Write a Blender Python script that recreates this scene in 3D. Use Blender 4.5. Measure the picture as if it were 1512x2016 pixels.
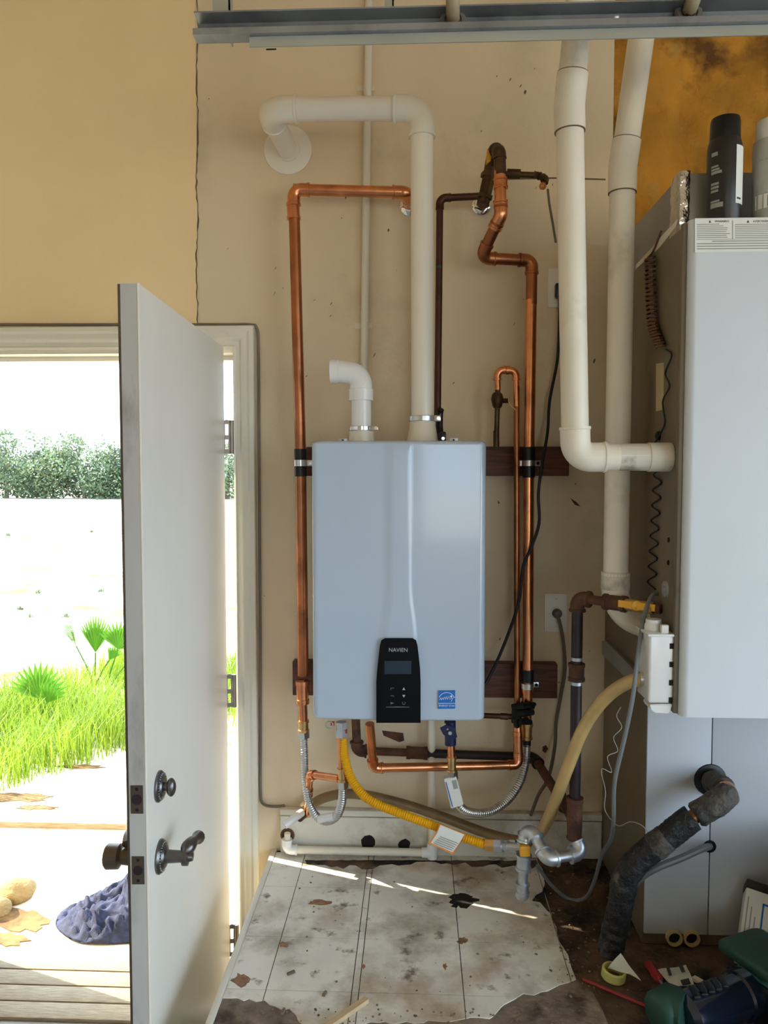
import bpy, bmesh, math, random
from mathutils import Vector, Matrix, noise
random.seed(7)
for o in list(bpy.data.objects): bpy.data.objects.remove(o)
SC = bpy.context.scene
COL = SC.collection
PI = math.pi
# ------------------------------------------------------------------ camera
F = 1520.0
D, H = 2.32, 1.65
YAW, PITCH = math.radians(2.4), math.radians(3.0)
cd = bpy.data.cameras.new('camera'); cam = bpy.data.objects.new('camera', cd); COL.objects.link(cam)
cam.location = (0, -D, H); cam.rotation_euler = (PI/2-PITCH, 0, YAW)
cd.sensor_fit = 'VERTICAL'; cd.sensor_height = 24; cd.lens = F/2016*24; cd.clip_start = .05; cd.clip_end = 400
SC.camera = cam
CM = Matrix.Rotation(YAW, 3, 'Z') @ Matrix.Rotation(PI/2-PITCH, 3, 'X')
CP = Vector((0, -D, H))
def ray(px, py): return CM @ Vector(((px-756)/F, -(py-1008)/F, -1))
def W(px, py, Y=0.0):                       # point on the plane y = Y
    d = ray(px, py); return CP + d*((Y-CP.y)/d.y)
def G(px, py, z=0.0):                       # point on the plane z = z
    d = ray(px, py); return CP + d*((z-CP.z)/d.z)
def SX(px, py, X):                          # point on the plane x = X
    d = ray(px, py); return CP + d*((X-CP.x)/d.x)
# ------------------------------------------------------------------ world, sun, exposure
w = bpy.data.worlds.new('sky'); SC.world = w; w.use_nodes = True
bg = w.node_tree.nodes['Background']; bg.inputs[0].default_value = (.60, .79, 1.0, 1); bg.inputs[1].default_value = 1.5
sd = bpy.data.lights.new('sun', 'SUN'); sun = bpy.data.objects.new('sun', sd); COL.objects.link(sun)
sd.energy = 4.6; sd.color = (1, .90, .70); sd.angle = math.radians(.6)
SUN_H = Vector((.943, -.334, 0)).normalized(); EL = math.radians(37)
sun_dir = SUN_H*math.cos(EL) + Vector((0, 0, -math.sin(EL)))
sun.rotation_euler = sun_dir.to_track_quat('-Z', 'Y').to_euler(); sun.location = (-8, 6, 9)
SC.view_settings.view_transform = 'Standard'; SC.view_settings.look = 'None'
SC.view_settings.gamma = 1; SC.view_settings.use_curve_mapping = False
SC.view_settings.exposure = 2.15
# ------------------------------------------------------------------ materials
def rgb(c): return (c[0], c[1], c[2], 1)
def mat(name, c, rough=.5, metal=0, var=.12, scale=6, dark=None, dscale=5, dlo=.58, dhi=.7, bump=0, bscale=60, coat=0, spec=.5, stretch=None, detail=4, trans=0, ior=1.45):
    m = bpy.data.materials.new(name); m.use_nodes = True
    nt = m.node_tree; b = nt.nodes['Principled BSDF']; L = nt.links.new
    b.inputs['Roughness'].default_value = rough; b.inputs['Metallic'].default_value = metal
    b.inputs['Coat Weight'].default_value = coat; b.inputs['Specular IOR Level'].default_value = spec
    b.inputs['Coat Roughness'].default_value = .08
    b.inputs['Transmission Weight'].default_value = trans; b.inputs['IOR'].default_value = ior
    tc = nt.nodes.new('ShaderNodeTexCoord'); vec = tc.outputs['Object']
    if stretch:
        mp = nt.nodes.new('ShaderNodeMapping'); mp.inputs['Scale'].default_value = stretch; L(vec, mp.inputs[0]); vec = mp.outputs[0]
    n = nt.nodes.new('ShaderNodeTexNoise'); n.inputs['Scale'].default_value = scale; n.inputs['Detail'].default_value = detail; L(vec, n.inputs['Vector'])
    r = nt.nodes.new('ShaderNodeValToRGB'); L(n.outputs[0], r.inputs[0])
    r.color_ramp.elements[0].position = .3; r.color_ramp.elements[1].position = .7
    r.color_ramp.elements[0].color = rgb([max(0, x*(1-var)) for x in c]); r.color_ramp.elements[1].color = rgb([min(1, x*(1+var)) for x in c])
    out = r.outputs[0]
    ds = dark if isinstance(dark, list) else ([(dark, dscale, dlo, dhi)] if dark else [])
    for k, (dc, s, lo, hi) in enumerate(ds):
        n2 = nt.nodes.new('ShaderNodeTexNoise'); n2.inputs['Scale'].default_value = s; n2.inputs['Detail'].default_value = 6; n2.inputs['Roughness'].default_value = .62
        mp = nt.nodes.new('ShaderNodeMapping'); mp.inputs['Location'].default_value = (3.1*k+1.7, 2.3*k, .9*k); L(vec, mp.inputs[0]); L(mp.outputs[0], n2.inputs['Vector'])
        r2 = nt.nodes.new('ShaderNodeMapRange'); r2.inputs[1].default_value = lo; r2.inputs[2].default_value = hi; L(n2.outputs[0], r2.inputs[0])
        mx = nt.nodes.new('ShaderNodeMix'); mx.data_type = 'RGBA'; L(r2.outputs[0], mx.inputs[0]); L(out, mx.inputs[6]); mx.inputs[7].default_value = rgb(dc); out = mx.outputs[2]
    L(out, b.inputs['Base Color'])
    if bump:
        n3 = nt.nodes.new('ShaderNodeTexNoise'); n3.inputs['Scale'].default_value = bscale; n3.inputs['Detail'].default_value = 3; L(vec, n3.inputs['Vector'])
        bp = nt.nodes.new('ShaderNodeBump'); bp.inputs['Strength'].default_value = bump; bp.inputs['Distance'].default_value = .01; L(n3.outputs[0], bp.inputs['Height']); L(bp.outputs[0], b.inputs['Normal'])
    return m
M = {}
M['wall'] = mat('painted_wall', (.78, .63, .42), .75, var=.05, scale=1.6, dark=[((.30, .22, .13), 34, .735, .76), ((.60, .48, .32), 2.2, .56, .74)], bump=.12, bscale=90)
M['walltan'] = mat('tan_painted_wall', (.92, .71, .40), .75, var=.04, scale=2, bump=.1, bscale=120)
M['side'] = mat('garage_wall_paint', (.78, .67, .50), .8, var=.05)
M['ceil'] = mat('ceiling_boards', (.78, .57, .33), .8, var=.1)
M['conc'] = mat('concrete', (.34, .32, .30), .85, var=.2, scale=9, bump=.2)
M['crack'] = mat('crack_dark', (.16, .12, .08), .9, var=.2)
M['trim'] = mat('cream_trim_paint', (.80, .75, .63), .4, var=.04, dark=((.42, .37, .30)), dscale=14, dlo=.68, dhi=.8)
M['doorp'] = mat('white_door_paint', (.86, .80, .70), .35, var=.04, scale=3, dark=[((.42, .38, .33), 13, .70, .80)], stretch=(1, 1, .45))
M['base'] = mat('dirty_white_board', (.74, .69, .58), .6, var=.06, dark=[((.30, .20, .12), 12, .62, .72), ((.45, .36, .26), 5, .55, .7)])
M['vinyl'] = mat('worn_vinyl', (.88, .84, .74), .55, var=.08, scale=7, dark=[((.36, .30, .22), 6, .48, .72), ((.44, .31, .19), 3.5, .52, .72), ((.22, .16, .11), 15, .60, .70), ((.13, .10, .07), 45, .68, .76)], bump=.1)
M['ply'] = mat('rotten_plywood', (.13, .08, .045), .8, var=.5, scale=14, dark=[((.012, .008, .006), 5, .44, .58), ((.22, .15, .10), 30, .62, .72)], bump=.6, bscale=45)
M['plyg'] = mat('grey_plywood', (.25, .19, .14), .85, var=.35, scale=16, dark=[((.07, .045, .03), 8, .5, .64)], bump=.7, bscale=50)
M['black'] = mat('black_plastic', (.006, .006, .007), .35, var=.2)
M['deepblk'] = mat('dark_cavity', (.012, .009, .006), .9, var=.3)  # near-black for screws, and for shade painted as flat hole shapes
M['pvc'] = mat('white_pvc', (.86, .79, .66), .3, var=.03, coat=.2)
M['pvcn'] = mat('white_plastic', (.84, .82, .77), .28, var=.03, coat=.3)
M['pvcold'] = mat('aged_pvc', (.82, .73, .58), .38, var=.05, dark=((.50, .42, .30)), dscale=4, dlo=.58, dhi=.75)
M['pvcdirt'] = mat('dirty_pvc', (.68, .61, .49), .45, var=.06, dark=((.22, .17, .11)), dscale=9, dlo=.52, dhi=.66)
M['cop'] = mat('copper', (.80, .33, .15), .27, 1, var=.18, scale=18, dark=((.33, .12, .06)), dscale=7, dlo=.5, dhi=.75)
M['copold'] = mat('tarnished_copper', (.42, .16, .07), .36, 1, var=.25, scale=9, dark=((.17, .07, .04)), dscale=8, dlo=.5, dhi=.72)
M['copdk'] = mat('dark_copper', (.085, .036, .022), .45, .7, var=.3, scale=14, dark=((.05, .10, .07)), dscale=18, dlo=.64, dhi=.7)
M['bronze'] = mat('old_bronze', (.09, .052, .025), .45, .7, var=.4, scale=24, dark=((.06, .13, .09)), dscale=20, dlo=.63, dhi=.7)
M['brass'] = mat('brass', (.72, .47, .20), .3, 1, var=.2, scale=22)
M['chrome'] = mat('chrome', (.85, .85, .86), .1, 1, var=.05)
M['steel'] = mat('stainless', (.62, .61, .60), .28, 1, var=.1, scale=30)
M['galv'] = mat('galvanized', (.58, .61, .64), .38, .85, var=.14, scale=35)
M['iron'] = mat('black_iron', (.042, .031, .033), .4, .5, var=.25, scale=14)
M['rust'] = mat('rusty_iron', (.13, .055, .03), .75, .2, var=.4, scale=26, dark=((.045, .026, .02)), dscale=14, dlo=.5, dhi=.7, bump=.4, bscale=110)
M['yel'] = mat('yellow_jacket', (.80, .37, .002), .55, var=.05, spec=.25)
M['yval'] = mat('yellow_handle', (.85, .42, .03), .35, var=.06)
M['amber'] = mat('amber_hose', (.66, .44, .17), .3, var=.16, scale=12, coat=.3, trans=.12)
M['grey'] = mat('grey_tube', (.19, .195, .195), .35, var=.08)
M['alarm'] = mat('dusty_cable', (.20, .165, .12), .6, var=.2)
M['liq'] = mat('liquid_line_grey', (.13, .125, .11), .45, var=.15)
M['cable'] = mat('grey_cable', (.32, .30, .27), .55, var=.1)
M['bcord'] = mat('black_cord', (.012, .011, .011), .4, var=.2)
M['brcord'] = mat('brown_cord', (.13, .095, .065), .5, var=.2)
M['brwire'] = mat('brown_coil_wire', (.16, .075, .04), .45, var=.2)
M['wwire'] = mat('white_wire', (.40, .36, .30), .5, var=.05)
M['board'] = mat('brown_board', (.115, .042, .024), .55, var=.4, scale=9, stretch=(1.5, 8, 14), dark=((.045, .018, .012)), dscale=3, dlo=.5, dhi=.7, bump=.15)
M['heat'] = mat('white_enamel', (.47, .54, .63), .22, var=.01, coat=.6)
M['heats'] = mat('heater_side', (.55, .56, .58), .4, var=.02)
M['collar'] = mat('cream_plastic', (.80, .72, .58), .35, var=.03)
M['glassblk'] = mat('black_gloss', (.003, .003, .0035), .25, var=.1, spec=.2)
M['lcd'] = mat('lcd', (.012, .028, .048), .25, var=.2)
M['print'] = mat('grey_print', (.42, .42, .42), .5, var=.02)
M['printw'] = mat('white_print', (.75, .76, .78), .5, var=.02)
M['printk'] = mat('dark_print', (.05, .05, .05), .6, var=.1)
M['printg'] = mat('faint_print', (.36, .35, .31), .6, var=.1)
M['blue'] = mat('blue_sticker', (.012, .15, .50), .4, var=.03)
M['paper'] = mat('paper_label', (.80, .78, .70), .6, var=.03)
M['orange'] = mat('orange_tag', (.75, .26, .04), .5, var=.05)
M['furn'] = mat('furnace_door_paint', (.66, .68, .69), .38, var=.03, scale=3, dark=((.40, .39, .36)), dscale=16, dlo=.72, dhi=.8)
M['ftan'] = mat('furnace_tan_paint', (.18, .138, .09), .42, var=.06, scale=4, dark=((.12, .09, .06)), dscale=9, dlo=.6, dhi=.75)
M['coilp'] = mat('coil_panel_paint', (.52, .53, .55), .36, var=.03, scale=3, dark=((.36, .35, .33)), dscale=20, dlo=.72, dhi=.8)
M['duct'] = mat('sheet_metal', (.36, .35, .33), .45, .5, var=.1)
M['foil'] = mat('foil_tape', (.66, .65, .62), .18, 1, var=.08, scale=30, bump=.7, bscale=35)
M['foam'] = mat('fiberglass', (.55, .25, .03), .95, var=.35, scale=5, dark=[((.15, .065, .015), 4, .52, .66), ((.55, .30, .06), 7, .60, .72)], bump=.8, bscale=30, detail=8)
M['insul'] = mat('pipe_wrap', (.012, .011, .011), .6, var=.4, scale=22, dark=[((.16, .13, .09), 11, .60, .66), ((.045, .04, .036), 26, .56, .66)], bump=1, bscale=60)
M['insug'] = mat('grey_wrap', (.075, .064, .05), .7, var=.3, scale=18, dark=((.03, .025, .02)), dscale=16, dlo=.55, dhi=.62, bump=1, bscale=60)
M['pewter'] = mat('pewter', (.16, .15, .14), .3, .9, var=.2, scale=30)
M['bronzedk'] = mat('latch_plate', (.13, .10, .075), .4, .7, var=.2)
M['hinge'] = mat('hinge_steel', (.33, .29, .24), .4, .8, var=.2)
M['navy'] = mat('navy_valve', (.012, .016, .07), .4, var=.2)
M['track'] = mat('galvanized_track', (.30, .315, .33), .45, .6, var=.14, scale=8, dark=((.16, .165, .18)), dscale=5, dlo=.5, dhi=.7)
M['trackp'] = mat('pale_angle', (.44, .45, .40), .45, .4, var=.08)
M['stem'] = mat('tan_stem', (.40, .31, .19), .5, var=.2, scale=20)
M['glue'] = mat('brown_glue', (.16, .10, .05), .7, var=.3)
M['nylon'] = mat('roller_nylon', (.16, .15, .14), .5, var=.1)
M['ivory'] = mat('outlet_plate', (.84, .78, .66), .4, var=.03)
M['can'] = mat('black_can', (.022, .018, .015), .35, var=.1)
M['cang'] = mat('grey_can', (.45, .43, .38), .4, var=.12, scale=30)
M['cork'] = mat('yellow_note', (.55, .43, .22), .6, var=.03)
M['teal'] = mat('teal_plastic', (.02, .13, .12), .4, var=.1)
M['dgreen'] = mat('green_plastic', (.022, .075, .055), .5, var=.15)
M['tealb'] = mat('light_teal_plastic', (.07, .27, .27), .4, var=.1)
M['navyg'] = mat('navy_gloss', (.008, .014, .03), .18, var=.1, coat=.4)
M['red'] = mat('red_plastic', (.35, .03, .035), .45, var=.15)
M['tape'] = mat('yellow_tape', (.62, .60, .18), .5, var=.08)
M['pine'] = mat('raw_wood', (.62, .45, .26), .7, var=.12, stretch=(4, 4, 4))
M['sand'] = mat('sandy_ground', (.64, .55, .42), .9, var=.14, scale=.8, dark=[((.17, .085, .025), 1.3, .50, .62), ((.20, .11, .04), 9, .66, .74)], bump=.5, bscale=12)
M['plank'] = mat('weathered_plank', (.30, .22, .13), .85, var=.3, scale=10, stretch=(2, 26, 26), bump=.3)
M['rock'] = mat('tan_rock', (.24, .165, .07), .9, var=.2, scale=14, bump=.6)
M['denim'] = mat('denim', (.022, .027, .062), .85, var=.5, scale=40, bump=.3, bscale=300)
def leafmat(name, c, var=.4, scale=2.0, tr=.45):
    m = mat(name, c, .6, var=var, scale=scale); nt = m.node_tree; b = nt.nodes['Principled BSDF']; o = nt.nodes['Material Output']
    t = nt.nodes.new('ShaderNodeBsdfTranslucent'); src = b.inputs['Base Color'].links[0].from_socket; nt.links.new(src, t.inputs[0])
    x = nt.nodes.new('ShaderNodeMixShader'); x.inputs[0].default_value = tr; nt.links.new(b.outputs[0], x.inputs[1]); nt.links.new(t.outputs[0], x.inputs[2]); nt.links.new(x.outputs[0], o.inputs[0]); return m
M['grass'] = leafmat('grass_blades', (.215, .32, .022), .5, 1.2)
M['palm'] = leafmat('palm_leaf', (.085, .22, .015), .2, 3)
M['leaf'] = leafmat('bush_leaf', (.115, .155, .075), .6, .9, .3)
M['bark'] = mat('bark', (.16, .12, .08), .9, var=.2)
# ------------------------------------------------------------------ mesh builder
def fillet(pts, R, n=8, lim=.49):
    pts = [Vector(p) for p in pts]; out = [pts[0]]
    for i in range(1, len(pts)-1):
        a = (pts[i-1]-pts[i]); b = (pts[i+1]-pts[i]); la, lb = a.length, b.length; a.normalize(); b.normalize()
        ang = a.angle(b)
        if ang > PI-.03: out.append(pts[i]); continue
        t = min(R/math.tan(ang/2), la*lim, lb*lim); r = t*math.tan(ang/2)
        c = pts[i]+(a+b).normalized()*(r/math.sin(ang/2)); s = pts[i]+a*t-c; e = pts[i]+b*t-c
        th = s.angle(e); ax = s.cross(e).normalized()
        for k in range(n+1): out.append(c+Matrix.Rotation(th*k/n, 3, ax)@s)
    out.append(pts[-1]); return out
def spline(pts, step=.01):
    P = [Vector(p) for p in pts]; P = [P[0]*2-P[1]]+P+[P[-1]*2-P[-2]]; out = []
    for i in range(1, len(P)-2):
        n = max(2, int((P[i+1]-P[i]).length/step))
        for k in range(n):
            t = k/n; a, b, c, d = P[i-1:i+3]
            out.append(.5*((2*b)+(c-a)*t+(2*a-5*b+4*c-d)*t*t+(3*b-a-3*c+d)*t**3))
    out.append(P[-2]); return out
def resample(pts, step):
    out = [pts[0].copy()]; acc = 0
    for i in range(1, len(pts)):
        a, b = pts[i-1], pts[i]; L = (b-a).length; pos = step-acc
        while pos <= L: out.append(a.lerp(b, pos/L)); pos += step
        acc = (acc+L) % step if L else acc
    return out
class MB:
    def __init__(s): s.bm = bmesh.new()
    def box(s, a, b, bev=0, seg=2, M4=None):
        a = Vector(a); b = Vector(b); bm = bmesh.new(); bmesh.ops.create_cube(bm, size=1)
        for v in bm.verts: v.co = Vector(((a[i]+b[i])/2+v.co[i]*(b[i]-a[i]) for i in range(3)))
        if bev: bmesh.ops.bevel(bm, geom=bm.edges[:], offset=bev, segments=seg, affect='EDGES', profile=.5)
        if M4: bmesh.ops.transform(bm, matrix=M4, verts=bm.verts)
        return s.join(bm)
    def join(s, bm):
        me = bpy.data.meshes.new('t'); bm.to_mesh(me); bm.free(); s.bm.from_mesh(me); bpy.data.meshes.remove(me); return s
    def tube(s, path, r, n=16, cap=True, closed=False):
        P = [Vector(p) for p in path]; N = len(P); rs = r if isinstance(r, (list, tuple)) else [r]*N
        T = []
        for i in range(N):
            if i == 0: t = P[1]-P[0]
            elif i == N-1: t = P[-1]-P[-2]
            else: t = (P[i]-P[i-1]).normalized()+(P[i+1]-P[i]).normalized()
            T.append(t.normalized() if t.length > 1e-9 else T[-1])
        u = T[0].orthogonal().normalized(); rings = []
        for i in range(N):
            u = u-T[i]*u.dot(T[i]); u.normalize(); v = T[i].cross(u)
            rings.append([s.bm.verts.new(P[i]+(u*math.cos(2*PI*k/n)+v*math.sin(2*PI*k/n))*rs[i]) for k in range(n)])
        for i in range(N-1):
            for k in range(n): s.bm.faces.new((rings[i][k], rings[i][(k+1) % n], rings[i+1][(k+1) % n], rings[i+1][k]))
        if cap: s.bm.faces.new(rings[0][::-1]); s.bm.faces.new(rings[-1])
        return s
    def lathe(s, o, ax, prof, n=24, cap=True):          # prof: (radius, distance along the axis)
        o = Vector(o); ax = Vector(ax).normalized(); return s.tube2([o+ax*h for _, h in prof], [q for q, _ in prof], ax, n, cap)
    def tube2(s, P, rs, ax, n, cap):
        u = ax.orthogonal().normalized(); v = ax.cross(u)
        R = [[s.bm.verts.new(P[i]+(u*math.cos(2*PI*k/n)+v*math.sin(2*PI*k/n))*max(rs[i], 1e-5)) for k in range(n)] for i in range(len(P))]
        for i in range(len(P)-1):
            for k in range(n): s.bm.faces.new((R[i][k], R[i][(k+1) % n], R[i+1][(k+1) % n], R[i+1][k]))
        if cap: s.bm.faces.new(R[0][::-1]); s.bm.faces.new(R[-1])
        return s
    def prism(s, poly, d, bev=0):
        d = Vector(d); bm = bmesh.new(); a = [bm.verts.new(Vector(p)) for p in poly]; b = [bm.verts.new(Vector(p)+d) for p in poly]
        n = len(poly); bm.faces.new(a[::-1]); bm.faces.new(b)
        for i in range(n): bm.faces.new((a[i], a[(i+1) % n], b[(i+1) % n], b[i]))
        bmesh.ops.recalc_face_normals(bm, faces=bm.faces[:])
        if bev: bmesh.ops.bevel(bm, geom=bm.edges[:], offset=bev, segments=2, affect='EDGES')
        return s.join(bm)
    def bar(s, a, b, wdt, hgt, up=(0, 0, 1)):
        a = Vector(a); b = Vector(b); t = (b-a).normalized(); x = t.cross(Vector(up)).normalized()*wdt/2; y = x.cross(t).normalized()*hgt/2
        return s.prism([a+x+y, a-x+y, a-x-y, a+x-y], b-a)
    def sphere(s, c, r, sc=(1, 1, 1), u=16, v=10):
        bm = bmesh.new(); bmesh.ops.create_uvsphere(bm, u_segments=u, v_segments=v, radius=r)
        for q in bm.verts: q.co = Vector(c)+Vector((q.co.x*sc[0], q.co.y*sc[1], q.co.z*sc[2]))
        return s.join(bm)
    def build(s, name, m, parent=None, sharp=35, smooth=True, recalc=True):
        if recalc: bmesh.ops.recalc_face_normals(s.bm, faces=s.bm.faces[:])
        if parent is None:
            vs = [v.co for v in s.bm.verts]; org = Vector(((min(v.x for v in vs)+max(v.x for v in vs))/2, (min(v.y for v in vs)+max(v.y for v in vs))/2, min(v.z for v in vs)))
        else:
            r = parent
            while r.parent: r = r.parent
            org = r.location.copy()
        for v in s.bm.verts: v.co -= org
        me = bpy.data.meshes.new(name); s.bm.to_mesh(me); s.bm.free()
        me.materials.append(M[m] if isinstance(m, str) else m)
        if smooth:
            me.polygons.foreach_set('use_smooth', [True]*len(me.polygons)); me.set_sharp_from_angle(angle=math.radians(sharp))
        o = bpy.data.objects.new(name, me); COL.objects.link(o)
        if parent is None: o.location = org
        else: o.parent = parent
        return o
def tag(o, label=None, cat=None, group=None, kind=None):
    if label: o['label'] = label
    if cat: o['category'] = cat
    if group: o['group'] = group
    if kind: o['kind'] = kind
    return o
def thing(name, loc, label, cat, group=None, kind=None):
    o = bpy.data.objects.new(name, None); o.empty_display_size = .05; COL.objects.link(o); o.location = loc; return tag(o, label, cat, group, kind)
def text(s, size, origin, parent, m, name='lettering', ext=.0004, align='CENTER', face='Y-', rot=0):
    c = bpy.data.curves.new(name, 'FONT'); c.body = s; c.size = size; c.extrude = ext; c.align_x = align; c.align_y = 'CENTER'; c.resolution_u = 2
    t = bpy.data.objects.new('tmp', c); COL.objects.link(t); dg = bpy.context.evaluated_depsgraph_get()
    me = bpy.data.meshes.new_from_object(t.evaluated_get(dg)); bpy.data.objects.remove(t)
    mm = Matrix.Translation(Vector(origin)) @ Matrix.Rotation(PI/2, 4, 'X') @ Matrix.Rotation(rot, 4, 'Z')
    me.transform(mm); b = MB(); b.bm.from_mesh(me); bpy.data.meshes.remove(me)
    return b.build(name, m, parent, smooth=False, recalc=False)
def slab(px, Y, th=.001):                   # px outline lying on the plane y = Y, th proud towards the room
    b = MB(); return b.prism([W(x, y, Y) for x, y in px], (0, -th, 0))
# pipe runs with fittings --------------------------------------------------
def elbow(root, p0, p1, p2, r, R, sock, m, k=1.16, bead=1.28, name='elbow', n=18):
    a = (Vector(p0)-Vector(p1)).normalized(); b = (Vector(p2)-Vector(p1)).normalized(); ang = a.angle(b); t = R/math.tan(ang/2)
    q = Vector(p1); path = fillet([q+a*(t+sock), q, q+b*(t+sock)], R, 12, .99); rr = [r*k]*len(path)
    e = min(.006, sock*.45); A0, A1 = path[0], path[-1]
    path = [A0, A0+(-a)*e, A0+(-a)*(e+.0012)]+path[1:-1]+[A1-b*(e+.0012), A1-b*e, A1]
    rr = [r*bead, r*bead, r*k]+rr[1:-1]+[r*k, r*bead, r*bead]
    return MB().tube(path, rr, n).build(name, m, root, 40)
def pipe_run(root, pts, r, mp, mf, R, sock, k=1.16, bead=1.28, n=18, name='pipe'):
    pts = [Vector(p) for p in pts]
    cut = [0]*len(pts)
    for i in range(1, len(pts)-1): cut[i] = R/math.tan((pts[i-1]-pts[i]).angle(pts[i+1]-pts[i])/2)
    for i in range(len(pts)-1):
        L = (pts[i+1]-pts[i]).length; d = (pts[i+1]-pts[i]).normalized()
        if cut[i]+cut[i+1] >= L-.002: continue
        MB().tube([pts[i]+d*cut[i], pts[i+1]-d*cut[i+1]], r, n).build(name, mp[i] if isinstance(mp, list) else mp, root)
    for i in range(1, len(pts)-1): elbow(root, pts[i-1], pts[i], pts[i+1], r, R, sock, mf, k, bead, n=n)
def sleeve(root, a, b, r, m, name='coupling', bead=None, n=18):
    a = Vector(a); b = Vector(b); t = (b-a).normalized(); L = (b-a).length
    if bead:
        e = L*.18; P = [a, a+t*e, a+t*(e+.001), b-t*(e+.001), b-t*e, b]; R = [bead, bead, r, r, bead, bead]
    else: P, R = [a, b], r
    return MB().tube(P, R, n).build(name, m, root, 40)
def hexnut(root, a, b, r, m, name='nut'): return MB().tube([a, b], r, 6).build(name, m, root, 20)
def corrugated(root, pts, r, pitch, amp, m, name='hose', n=14):
    P = resample(spline(pts, .004), pitch/4); return MB().tube(P, [r*(1+amp*math.sin(2*PI*i/4)) for i in range(len(P))], n).build(name, m, root, 80)
def soft(name, pts, r, m, label=None, cat=None, parent=None, n=10, step=.01):
    o = MB().tube(spline(pts, step), r, n).build(name, m, parent)
    if label: tag(o, label, cat)
    return o
# ================================================================== SETTING
ZP = .48
ZC = 3.25
XJ = W(462, 1100, -.012).x          # hinge jamb face
XL = XJ-.89                          # latch jamb face
ZH = W(300, 688, 0).z                # head of the opening
XWB = 2.95
XF = .563                            # furnace side plane
b = MB()
b.box((-3.2, 0, 0), (XL, .14, ZC)); b.box((XL, 0, ZH), (W(389, 400).x, .14, ZC))
tag(b.build('wall_back_tan', 'walltan', smooth=False), kind='structure')
b = MB(); b.box((W(389, 400).x+.0005, 0, ZH), (XJ, .14, ZC)); b.box((XJ, 0, -.03), (XF+.005, .14, ZC))
b.box((XF+.005, 0, 0), (1.605, .14, 2.0)); b.box((XF+.005, .12, 2.0), (1.605, .14, ZC)); b.box((1.605, 0, 0), (XWB, .14, ZC))
wb = b.build('wall_back', 'wall', smooth=False); tag(wb, kind='structure')
# ragged seam in the wall
rnd = random.Random(3); L_, R_ = [], []
for i in range(60):
    y = 0+640*i/59; c = 388+rnd.uniform(-1.5, 1.5)+1.5*math.sin(i*.35); wd = rnd.uniform(.5, 1.6); L_.append((c-wd, y)); R_.append((c+wd, y))
slab(L_+R_[::-1], 0, .0012).build('seam_crack', 'crack', wb, smooth=False)
slab([(1000, 351), (1100, 349), (1192, 352), (1192, 355), (1100, 352), (1000, 354)], 0, .0012).build('seam_crack', 'crack', wb, smooth=False)
cr = [(1078, 372), (1081, 400), (1088, 440), (1094, 478)]
slab([(x-2, y) for x, y in cr]+[(x+2.5, y) for x, y in cr[::-1]], 0, .001).build('seam_crack', 'crack', wb, smooth=False)
for q in () and ([(1066, 640), (1072, 662), (1084, 690), (1092, 702)], [(1060, 690), (1064, 720), (1082, 726)], [(1120, 980), (1132, 990), (1140, 996)]):
    slab([(x-1, y-1.5) for x, y in q]+[(x+1, y+1.5) for x, y in q[::-1]], 0, .001).build('seam_crack', 'crack', wb, smooth=False)
for q in ([(752, 1438), (794, 1443), (796, 1458), (786, 1461), (755, 1448)], [(1068, 1470), (1075, 1467), (1079, 1474), (1074, 1482), (1068, 1479)], [(1122, 980), (1134, 988), (1143, 997), (1132, 994)], [(980, 985), (984, 990), (981, 993)]):
    slab(q, 0, .001).build('wall_scuff', 'rust', wb, smooth=False)
# little nail holes and scuffs
for i in range(46):
    x = rnd.uniform(410, 1180); y = rnd.uniform(120, 1480)
    if 600 < x < 965 and 850 < y < 1430: continue
    s1 = rnd.uniform(1, 2.6); s2 = s1*rnd.uniform(.7, 2.2); a = rnd.uniform(0, 3)
    slab([(x+s1*math.cos(a+t*PI/3)*1, y+s2*math.sin(t*PI/3)) for t in range(6)], 0, .0008).build('wall_scuff', 'crack', wb, smooth=False)
XW, YW = 2.9, -7.0
tag(MB().box((-3.34, YW, 0), (-3.2, .14, ZC)).build('wall_left', 'side'), kind='structure')
# the open overhead door is in the right wall
b = MB(); b.box((XW, -1.05, 0), (XW+.14, .14, ZC)); b.box((XW, YW, 0), (XW+.14, -6.3, ZC)); b.box((XW, -6.3, 2.45), (XW+.14, -1.05, ZC))
tag(b.build('wall_right', 'side'), kind='structure')
# window openings behind the camera
b = MB(); b.box((-3.34, YW-.14, 0), (.2, YW, ZC)); b.box((1.7, YW-.14, 0), (XW+.14, YW, ZC)); b.box((.2, YW-.14, 2.2), (1.7, YW, ZC)); b.box((.2, YW-.14, 0), (1.7, YW, .9))
tag(b.build('wall_front', 'side'), kind='structure')
tag(MB().box((-3.34, YW-.14, ZC), (XW+.14, .14, ZC+.12)).build('ceiling', 'ceil'), kind='structure')
tag(MB().box((-3.34, YW-.14, -.1), (XW+.14, 0, 0)).build('floor', 'conc'), kind='structure')
M['drive'] = mat('driveway_concrete', (.36, .37, .38), .9, var=.1, scale=2)
tag(MB().box((XW+.14, -9, -.14), (16, 1.5, -.06)).build('driveway', 'drive'), kind='structure')
b = MB()
gr = bmesh.new(); bmesh.ops.create_grid(gr, x_segments=40, y_segments=40, size=90)
b.join(gr); 
for v in b.bm.verts: v.co = Vector((v.co.x, v.co.y+20, -.11))
gnd = tag(b.build('ground', 'sand', recalc=False), kind='structure')
# raised platform under the heater and furnace
XPL = W(546, 1690).x
b = MB(); b.box((XPL, -1.05, 0), (1.6, 0, ZP-.004))
pf = b.build('floor_platform', 'ply', smooth=False); tag(pf, kind='structure')
MB().box((XPL-.016, -1.05, 0), (XPL, 0, ZP+.004), .002).build('edge_board', 'trim', pf)
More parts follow.
